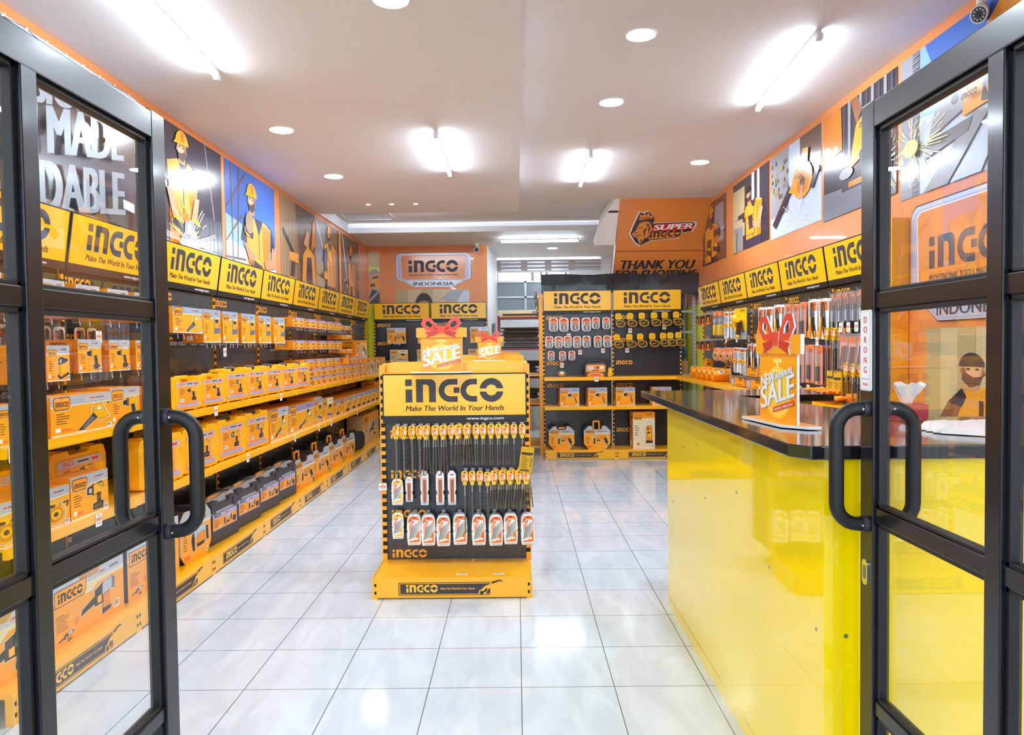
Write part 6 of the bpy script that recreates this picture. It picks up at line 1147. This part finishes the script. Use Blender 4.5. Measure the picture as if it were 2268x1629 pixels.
# ---------------------------------------------------------------- store room beyond: rack of flattened cartons, slotted rack, curtain
t = thing('storage_rack', 'dark red steel storage rack in the rear room', 'rack', (.45, 9.45, 0))
for x in (-.36, .40): 
    for y in (-.2, .25): MB().box(x-.02, x+.02, y-.02, y+.02, 0, 2.0, 'maroon').build('post', t)
for z in (1.97, 1.43, .93, .45): MB().box(-.38, .42, -.215, .27, z-.025, z, 'maroon').build('rack_shelf', t)
q = random.Random(11)
for lv, (z0, n) in enumerate(((1.975, 2), (1.435, 12), (.935, 9), (.455, 9))):
    z = z0
    for i in range(n):
        th = q.uniform(.024, .040); w = q.uniform(.28, .335); b = MB(); d = q.uniform(.17, .2); b.slab([(-w, -d), (w, -d+q.uniform(-.02, .02)), (w-q.uniform(0, .06), d), (-w+q.uniform(0, .05), d)], 0, th*.8, ('kraft' if lv == 0 and i == 0 else ('sheet_dk', 'cardboard_dk')[i % 2])); o = b.build('flattened_carton')
        tag(o, 'flattened carton on the %s level of the red rack, %s from below' % (('top', 'second', 'third', 'lowest')[lv], ORD[i]), 'carton', 'flattened cartons stacked on the red rack'); o.location = (.47+q.uniform(-.03, .03), 9.45+q.uniform(-.02, .02), z); z += th
b = MB(); b.box(-.3, .3, 0, .012, 0, .14, 'p_osb'); o = b.build('wooden_board'); tag(o, 'pale wooden board standing behind the top of the red rack', 'board'); o.location = (.38, 9.72, 1.98)
place('krp', carton('tool_carton', 'box', .2, .2, .4, 'washer', 'kraft', body='kraft'), 'pale printed carton on the floor before the red rack', (.55, 9.0, .001), 0)
t = thing('slotted_rack', 'grey slotted angle rack beside the chain display', 'rack', (2.70, 6.86, 0))
for x, y in ((-.10, .3), (.105, -.26), (.105, .3)):
    b = MB(); b.box(x-.018, x+.018, y-.018, y+.018, 0, 2.35, 'galv')
    for i in range(44): b.box(x-.006, x+.006, y-.0185, y-.018, .06+i*.05, .085+i*.05, 'p_grey2')
    b.build('post', t)
for z in (.55, 1.04, 1.62, 1.90): MB().box(-.11, .12, -.25, -.225, z, z+.03, 'galv').build('beam', t)
MB().box(-.11, .12, -.225, .3, 1.04, 1.055, 'galv').build('rack_shelf', t)
b = MB(); n = 24
pts = [(-.16+.30*i/n, .02*math.sin(i*1.7)) for i in range(n+1)]
for i in range(n): (a, c), (d, e) = pts[i], pts[i+1]; b.face([(a, c, .1), (d, e, .1), (d, e*1.3, 2.25), (a, c*1.3, 2.25)], 'fabric_grey')
o = b.build('plastic_curtain', smooth=True); tag(o, 'grey hanging plastic sheet behind the slotted rack', 'curtain'); o.location = (2.68, 7.24, 0)
b = MB(); b.ellip((0, 0, .1), .075, .09, .12, 'blue', 14, 9); b.ellip((-.02, 0, .21), .035, .04, .06, 'blue', 10, 6); o = b.build('blue_bag', smooth=True); tag(o, 'blue cloth bag on a brown carton in the slotted rack', 'bag'); o.location = (2.675, 6.84, 1.245)
b = MB(); b.box(-.075, .075, -.12, .12, 0, .185, 'kraft'); b.box(-.076, .076, -.02, .02, .1852, .1856, 'cream'); o = b.build('brown_carton'); tag(o, 'plain brown carton under the blue bag in the slotted rack', 'carton'); o.location = (2.675, 6.84, 1.0555)
